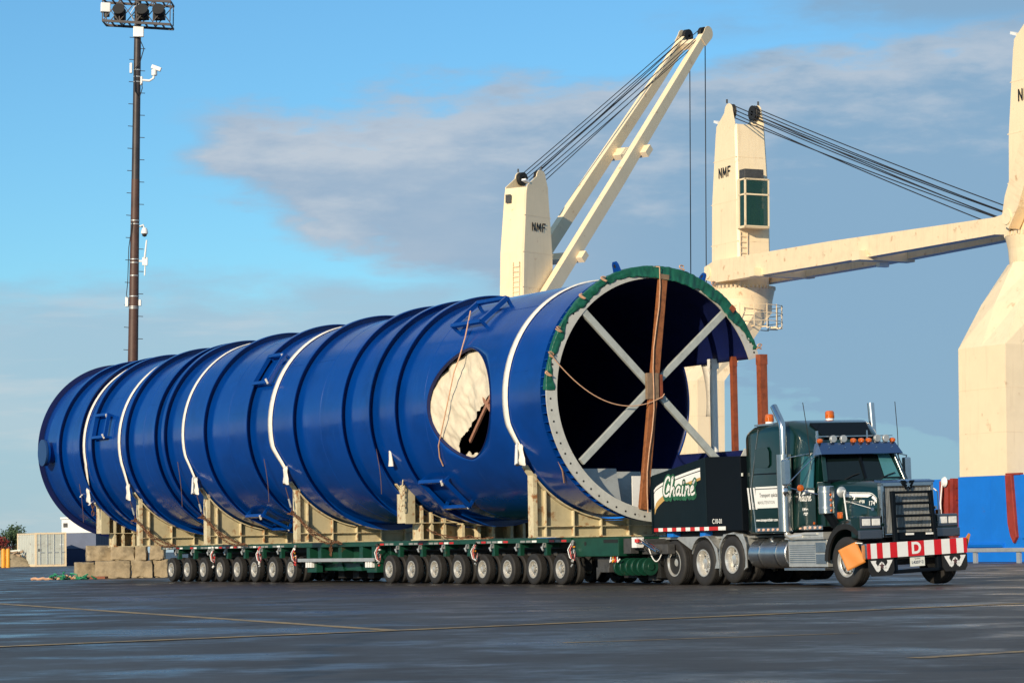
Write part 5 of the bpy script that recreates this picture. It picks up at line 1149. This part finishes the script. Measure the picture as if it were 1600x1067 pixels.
        P(MB().tube([tip, tip-Vector((0, 0, ln))], .035, 6), 'hoist_rope', K['wire']); P(MB().tube([tip2, tip2-Vector((0, 0, ln))], .035, 6), 'hoist_rope', K['wire'])
    return c
K['cab_glass'] = mat('cab_glass', (.02, .07, .06), .04, spec=.3, alpha=.55)
crane(28.35, -.87, math.pi, R_(-.6), 'cream crane with operator cab, its jib lowered level to the right', False, True)
crane(1.25, -.87, math.pi, R_(62), 'nearest cream crane cut off by the right picture edge, on a tall blue-footed pedestal', True, True)
# slewed crane: jib raised, heading away to the right
shd = math.atan2(.9166, -.3998); jw = R_(50)
crane(55.4, -.87, jw-shd, R_(47.3), 'cream crane with its twin-beam jib raised high, ropes fanning to the jib head', False, False, hooks=True)

# ------------------------------------------------------------------ quay rail
QM = Matrix.Translation((22, 115, 0)) @ Matrix.Rotation(math.atan2(.9166, -.3998), 4, 'Z')
rl = thing('guard_rail', 'low galvanised guard rail along the quay edge below the blue hull', 'guard rail', QM)
MB().bx(-24, 60, 6.2, 6.26, .42, .58).build('rail_beam', K['galv'], rl, bevel=.02)
MB().bx(-8.3, -7.4, 6.262, 6.275, .44, .56).build('rail_mark', K['yellow'], rl)
for k in range(22): MB().bx(-22+3.0*k, -21.78+3.0*k, 6.1, 6.198, 0, .44).build('post', K['galv'], rl)

# ------------------------------------------------------------------ floodlight mast
mp0 = at(203, 880, 160); mp0.z = 0
MM = Matrix.Translation(mp0) @ LEAN @ Matrix.Rotation(R_(.25), 4, 'Y')
ms = thing('floodlight_mast', 'tall rust-brown floodlight mast behind the vessel, with step pegs and cameras', 'mast', MM)
MB().cyl((0, 0, 0), (0, 0, 22.5), .36, .24, n=24).build('lower_pole', K['mast'], ms)
MB().cyl((0, 0, 22.5), (0, 0, 34.2), .235, .19, n=24).build('upper_pole', K['maststeel'], ms)
for k in range(16):
    z = 12.6+1.3*k; r = .36-.0053*z
    MB().cyl((-r, 0, z), (-r-.26, 0, z+.02), .022, n=6).build('step_peg', K['maststeel'], ms)
    MB().cyl((r, 0, z+.65), (r+.26, 0, z+.64), .022, n=6).build('step_peg', K['maststeel'], ms)
MB().bx(-.20, .40, -.45, -.22, 30.78, 31.40).build('junction_box', K['plastic'], ms, bevel=.02)
pl_ = MB()
for z in (31.56, 32.90):
    for y in (-.75, .75): pl_.beam((-1.95, y, z+.10), (2.0, y, z-.12), .10, .14)
    for k in range(9): pl_.beam((-1.95+.494*k, -.75, z+.10-.0275*k), (-1.95+.494*k, .75, z+.10-.0275*k), .07, .09)
for k in range(5):
    x0_ = -1.95+.98*k
    for y in (-.75, .75):
        pl_.beam((x0_, y, 31.63), (x0_, y, 32.88), .055, .055)
        if k < 4: pl_.beam((x0_, y, 31.63), (x0_+.98, y, 32.83), .05, .05); pl_.beam((x0_+.98, y, 31.58), (x0_, y, 32.88), .04, .04)
for y in (-.8, .8): pl_.tube([(-2.0, y, 33.58), (2.05, y, 33.38)], .03, 6); pl_.tube([(-2.0, y, 34.03), (2.05, y, 33.83)], .03, 6)
hd = pl_.build('lamp_platform', K['maststeel'], ms)
for k, x in enumerate((-1.0, .35, 1.30)):
    MB().cyl((x, -.2, 32.03), (x, -.95, 32.33), .20, .36, n=18).bx(x-.30, x+.30, -.45, .1, 31.83, 32.43).build('floodlight', K['dark'], hd, bevel=.02)
    MB().box((x-.2, .45, 32.18), (.45, .5, .5)).build('ballast_box', K['grime'], hd)
MB().box((-1.80, -.62, 32.43), (.56, .45, .55), Matrix.Rotation(.2, 3, 'Z')).build('floodlight', K['plastic'], hd, bevel=.05)
MB().cyl((-1.75, -.5, 31.93), (-1.75, -.5, 32.16), .18, n=12).build('floodlight_base', K['grime'], hd)
MB().tube([(-.1, -.3, 31.48), (-.35, -.7, 32.08), (-.1, -.75, 32.48), (.2, -.6, 32.68)], .025, 6).build('cable', K['plastic'], hd)
cm = MB().tube([(.24, -.1, 28.3), (.75, -.15, 28.25), (.98, -.15, 28.4), (1.02, -.15, 28.75)], .07, 8).build('camera_arm', K['plastic'], ms)
MB().cyl((1.02, -.15, 28.55), (1.02, -.15, 28.9), .17, n=12).build('camera_turret', K['plastic'], cm, bevel=.03)
MB().box((1.14, -.2, 28.98), (.58, .26, .24), Matrix.Rotation(.35, 3, 'Y')).build('camera_body', K['plastic'], cm, bevel=.03)
MB().bx(.22, .34, -.2, .05, 28.0, 28.5).build('camera_mount', K['plastic'], cm, bevel=.03)
MB().bx(-.42, -.28, -.15, .1, 28.7, 29.3).build('junction_box', K['plastic'], ms, bevel=.02)
c2 = MB().tube([(.3, -.1, 19.75), (.5, -.12, 19.85), (.58, -.12, 19.6)], .05, 8).build('camera_arm', K['plastic'], ms)
MB().lathe([(.001, .25), (.14, .2), (.20, .0), (.20, -.12), (.14, -.14)], (.58, -.12, 19.45), 'z', 16).build('dome_camera', K['plastic'], c2)
MB().lathe([(.15, 0), (.12, -.12), (.001, -.17)], (.58, -.12, 19.31), 'z', 14).build('dome_glass', K['dark'], c2)
an = MB().bx(.28, .5, -.1, .05, 17.7, 17.8).bx(.48, .78, -.18, .02, 17.5, 17.95).build('antenna_box', K['plastic'], ms)
MB().cyl((.62, -.2, 17.9), (.72, -.2, 18.95), .06, .045, n=8).cyl((.62, -.1, 16.9), (.64, -.1, 17.5), .04, n=8).build('antenna', K['plastic'], an)
MB().bx(-.47, -.30, -.2, .1, 15.1, 15.65).build('junction_box', K['plastic'], ms, bevel=.02); MB().bx(.30, .44, -.2, .05, 15.15, 15.5).build('junction_box', K['plastic'], ms, bevel=.02)
for z in (20.1, 19.9, 17.85, 17.65, 16.9, 15.7, 15.1, 15.0, 28.9, 28.5, 28.2): MB().lathe([(.36-.0053*z+.004, z-.025), (.36-.0053*z+.014, z-.025), (.36-.0053*z+.014, z+.025), (.36-.0053*z+.004, z+.025)], axis='z', n=20).build('band_clamp', K['galv'], ms)
MB().tube([(-.1, -.33, 20.0), (-.30, -.25, 18.5), (-.34, -.2, 16.5), (-.40, -.2, 15.8), (-.36, -.2, 15.6)], .025, 6).build('cable', K['dark'], ms)
MB().tube([(.2, -.3, 30.6), (.42, -.3, 30.1), (.2, -.3, 29.3), (-.1, -.3, 28.9), (-.05, -.3, 27.6), (.2, -.3, 27.2), (.35, -.25, 27.8), (.3, -.2, 28.1)], .03, 6).build('cable', K['dark'], ms)

# ------------------------------------------------------------------ concrete blocks, net, containers and what stands at the left
def block(px0, px1, pyb, hgt, depth, label, rz=0.0, dep=.75, z=0.0, seed=0):
    a = at(px0, pyb, depth); b = at(px1, pyb, depth); w = (b-a).length; c = (a+b)/2
    mb = MB(); random.seed(seed); n = 5; V = []
    me = bpy.data.meshes.new('concrete_block'); bm = bmesh.new(); bmesh.ops.create_cube(bm, size=1)
    bmesh.ops.subdivide_edges(bm, edges=bm.edges, cuts=11, use_grid_fill=True)
    for v in bm.verts:
        p = Vector((v.co.x*w, v.co.y*dep, v.co.z*hgt)); q = p*2.3+Vector((seed*7.1, 0, 0))
        ed = sum(1 for t in v.co if abs(abs(t)-.5) < 1e-4)
        nn = noise.noise(q)*.05+noise.noise(q*3)*.03+noise.noise(q*7)*.015
        d = p.normalized(); v.co = p+d*nn-(d*(.012+.16*max(0, noise.noise(q*1.7)-.12)) if ed >= 2 else Vector())
    bm.to_mesh(me); bm.free(); me.materials.append(K['conc'])
    me.polygons.foreach_set('use_smooth', [True]*len(me.polygons)); me.set_sharp_from_angle(angle=R_(28))
    o = put('concrete_block', me); o.matrix_world = Matrix.Translation((c.x, c.y, z+hgt/2)) @ Matrix.Rotation(R_(rz), 4, 'Z'); tag(o, label, 'concrete block', 'stacked concrete blocks behind the trailer'); return o
BD = 106.0
block(118, 152, 899, .62, BD+1.2, 'leftmost weathered concrete block of the lower row', 16, z=0, seed=1)
block(150, 205, 899, .66, BD-.2, 'large concrete block of the lower row, beside the wider crack', 2, seed=2)
block(207, 240, 899, .66, BD-.1, 'square-faced concrete block of the lower row, left of the narrow joint', -1, seed=3)
block(241, 264, 899, .67, BD, 'concrete block of the lower row half hidden by the rearmost trailer wheel', 0, seed=4)
block(135, 173, 875, .58, BD+.3, 'leftmost concrete block of the upper row, turned to show two faces', 14, z=.665, seed=5)
block(174, 212, 875, .56, BD, 'concrete block in the middle of the upper row, directly below the rear saddle', 1, z=.665, seed=6)
block(213, 230, 875, .56, BD, 'small square concrete block of the upper row, left of the dark gap', 0, z=.665, seed=7)
block(236, 258, 875, .56, BD, 'rightmost concrete block of the upper row beside the trailer end', 0, z=.675, seed=8)
random.seed(21)
dn = MB().bx(-1.1, .9, -.35, .5, 0, .09).build('dunnage_plank', K['rustred']); dn.matrix_world = Matrix.Translation((at(132, 901, BD-1).x, BD-1.2, 0)); tag(dn, 'flat reddish plank on the ground below the leftmost concrete block', 'plank')
nc = ground_at(108, 901.5)
nt_ = thing('net_pile', 'tangled heap of green netting and tan rope on the asphalt by the blocks', 'net', loc=(nc.x, 103.2, 0)); nt_.location.x = at(108, 900, 103.2).x
for k in range(26):
    c = Vector((random.gauss(.15, .42), random.gauss(0, .3), .05)); P = []
    for i in range(9):
        c = c+Vector((random.uniform(-.14, .14), random.uniform(-.1, .1), random.uniform(-.05, .06))); c.z = max(.03, min(c.z, .30-.3*abs(c.x)*.5)); P.append(c.copy())
    MB().tube(P, .028, 5).build('net_strand', K['netgreen'] if k % 5 else K['rope'], nt_)
MB().tube([Vector((-.55-.09*i, .02*math.sin(i), .05+.02*math.sin(i*1.9))) for i in range(10)], .05, 6).build('rope_end', K['rope'], nt_)

def container(px_r, pyb, depth, rz, ln, m, label, doors=True, W=2.44, Hh=2.59, m2=None):
    base = at(px_r, pyb, depth); base.z = 0
    c = thing('shipping_container', label, 'container', Matrix.Translation(base) @ Matrix.Rotation(R_(rz), 4, 'Z'), group='containers beyond the vessel')
    # local: door face in the plane y=0 looking to -y, from x=-W to 0; body runs to +y
    mb = MB(); n = int(ln/.28)
    prof = []
    for k in range(n+1):
        y = ln*k/n; prof.append((y, -.035 if k % 2 else 0.0)); prof.append((y+ln/n*.35, -.035 if k % 2 else 0.0))
    prof = [p for p in prof if p[0] <= ln-.05]
    for x, s_ in ((-W, 1), (0, -1)):
        vs = []
        for y, d in prof: vs += [Vector((x+s_*(.04-d), y+.08, .16)), Vector((x+s_*(.04-d), y+.08, Hh-.12))]
        MB().add(vs, [(2*k, 2*k+1, 2*k+3, 2*k+2) for k in range(len(prof)-1)]).build('side_wall', m, c, recalc=False)
    MB().bx(-W+.02, -.02, .08, ln-.02, Hh-.06, Hh-.01).bx(-W+.05, -.05, ln-.06, ln-.02, .1, Hh-.06).bx(-W+.06, -.06, .08, ln-.1, .10, .16).build('roof', m, c)
    fr = MB()
    for x in (-W, -.14):
        for y in (0, ln-.14): fr.bx(x, x+.14, y, y+.14, 0, Hh)
        fr.bx(x+.02, x+.12, .14, ln-.14, 0, .16); fr.bx(x+.02, x+.12, .14, ln-.14, Hh-.12, Hh)
    fr.bx(-W+.14, -.14, .0, .12, Hh-.13, Hh); fr.bx(-W+.14, -.14, 0, .12, 0, .15)
    fr.build('corner_frame', K['creamrust'] if doors else m, c)
    if doors:
        for k in range(2):
            x0_ = -W+.15+k*1.075; d = MB().bx(x0_, x0_+1.06, .035, .075, .16, Hh-.14).build('door', m, c, bevel=.01)
            for z in (.75, 1.4, 2.0): MB().bx(x0_+.03, x0_+1.03, .025, .035, z-.03, z+.03).build('door_rib', m, d)
            for q_ in (.25, .80):
                MB().cyl((x0_+q_, .01, .12), (x0_+q_, .01, Hh-.1), .028, n=8).build('lock_bar', K['galv'], d)
                MB().bx(x0_+q_-.02, x0_+q_+.3, -.02, .0, 1.05, 1.10).build('lock_handle', K['galv'], d)
        MB().bx(-.52, -.22, .028, .034, 1.62, 1.70).build('door_label', K['white'], c)
        MB().bx(-2.2, -1.95, .028, .034, 1.15, 1.35).build('door_label', K['grime'], c)
    else: MB().bx(-W+.14, -.14, .05, .10, .14, Hh-.12).build('end_wall', m, c)
    if m2: MB().bx(-W-.004, .004, -.006, .04, Hh*.52, Hh-.02).build('upper_panel', m2, c)
    return c
container(104, 885, 214, 23, 6.06, K['cwhite'], 'pale rusty container with its barred doors towards us, left of the vessel')
container(150, 884, 222, -4, 6.06, K['cnavy'], 'dark navy container behind the lower left edge of the vessel', False, W=2.9, m2=K['cgrey'])
hb = at(135, 884, 238); hb.z = 0
wh = thing('white_shed', 'white boxy shed rising behind the navy container', 'shed', Matrix.Translation(hb))
MB().bx(-2.1, 4, 0, 6, 0, 3.9).build('wall', K['white'], wh, bevel=.03); MB().bx(-2.2, 4.1, -.1, 6.1, 3.9, 4.05).build('roof', K['white'], wh)
MB().bx(-1.95, -1.6, -.05, -.01, 3.2, 3.55).build('vent', K['grime'], wh)
for k, px in enumerate((5.5, 12.7)):
    b = at(px, 885, 205); b.z = 0
    o = MB().lathe([(.16, 0), (.165, 1.28), (.13, 1.38), (.001, 1.42)], axis='z', n=18).build('yellow_bollard', K['yellow']); o.location = b
    tag(o, ('yellow steel bollard at the very left picture edge', 'yellow steel bollard nearer the pale container')[k], 'bollard', 'yellow bollards')
# driftwood heap behind the bollards
jb = at(8, 884, 216); jb.z = 0
jp = thing('timber_heap', 'untidy heap of grey-brown driftwood and planks behind the yellow bollards', 'wood heap', loc=jb)
for k in range(60):
    c = Vector((random.gauss(-.6, 1.4), random.uniform(-1, 1), 0)); c.z = random.uniform(.1, max(.2, 1.5-abs(c.x)*.35)); d = Vector((random.uniform(-1, 1), random.uniform(-.5, .5), random.uniform(-.35, .35)))
    MB().beam(c-d*.8, c+d*.8, random.uniform(.08, .22), random.uniform(.06, .16)).build('plank', K['junk'] if k % 4 else K['plate'], jp)
MB().grid(lambda u, v: Vector(((u-.5)*6-.6, (v-.5)*3, max(0, 1.3*(1-((u-.5)*2)**2)*(1-((v-.5)*2)**2)+.2*noise.noise(Vector((u*9, v*9, 0)))))), 20, 12).build('rubble', K['conc'], jp, kind='stuff')
def bush(px, depth, w, h_, m, label, seed, n=2600, zb=.3):
    random.seed(seed); b = at(px, 884, depth); b.z = 0
    t = thing('tree', label, 'tree', loc=b)
    tb = MB(); tb.tube([(0, 0, 0), (.05, 0, h_*.3), (-.05, .1, h_*.6)], [.22, .16, .07], 8)
    cl = []
    for k in range(26):
        a = random.uniform(0, 6.28); r = random.uniform(.15, .85); z = random.uniform(.25, .95); rr = math.sqrt(max(.05, 1-((z-.45)/.6)**2))
        c = Vector((w*.5*r*rr*math.cos(a), w*.5*r*rr*math.sin(a), h_*z)); cl.append((c, random.uniform(.14, .24)*w))
        tb.tube([(0, 0, h_*.25), c*.5+Vector((0, 0, h_*.15)), c], [.09, .05, .02], 5)
    tb.build('trunk', K['bark'], t)
    lb = MB()
    for k in range(n):
        c, r = random.choice(cl); d = Vector((random.gauss(0, 1), random.gauss(0, 1), random.gauss(0, .8))).normalized()*r*random.uniform(.5, 1.05); p_ = c+d
        e1 = Vector((random.uniform(-1, 1), random.uniform(-1, 1), random.uniform(-1, 1))).normalized(); e2 = e1.cross(d).normalized() if d.length else Vector((0, 0, 1)); s_ = random.uniform(.06, .14)
        lb.add([p_-e1*s_, p_+e2*s_*.6, p_+e1*s_, p_-e2*s_*.6], [(0, 1, 2, 3)])
    lb.build('crown', m, t, recalc=False, kind='stuff')
bush(22, 262, 3.6, 3.5, K['leaf'], 'small green tree beyond the pale container', 3)
bush(0, 250, 2.6, 2.4, K['leafred'], 'low reddish shrub at the left picture edge', 5, 1500)
bush(-14, 270, 4.2, 3.4, K['leaf'], 'green tree half outside the left picture edge', 8)
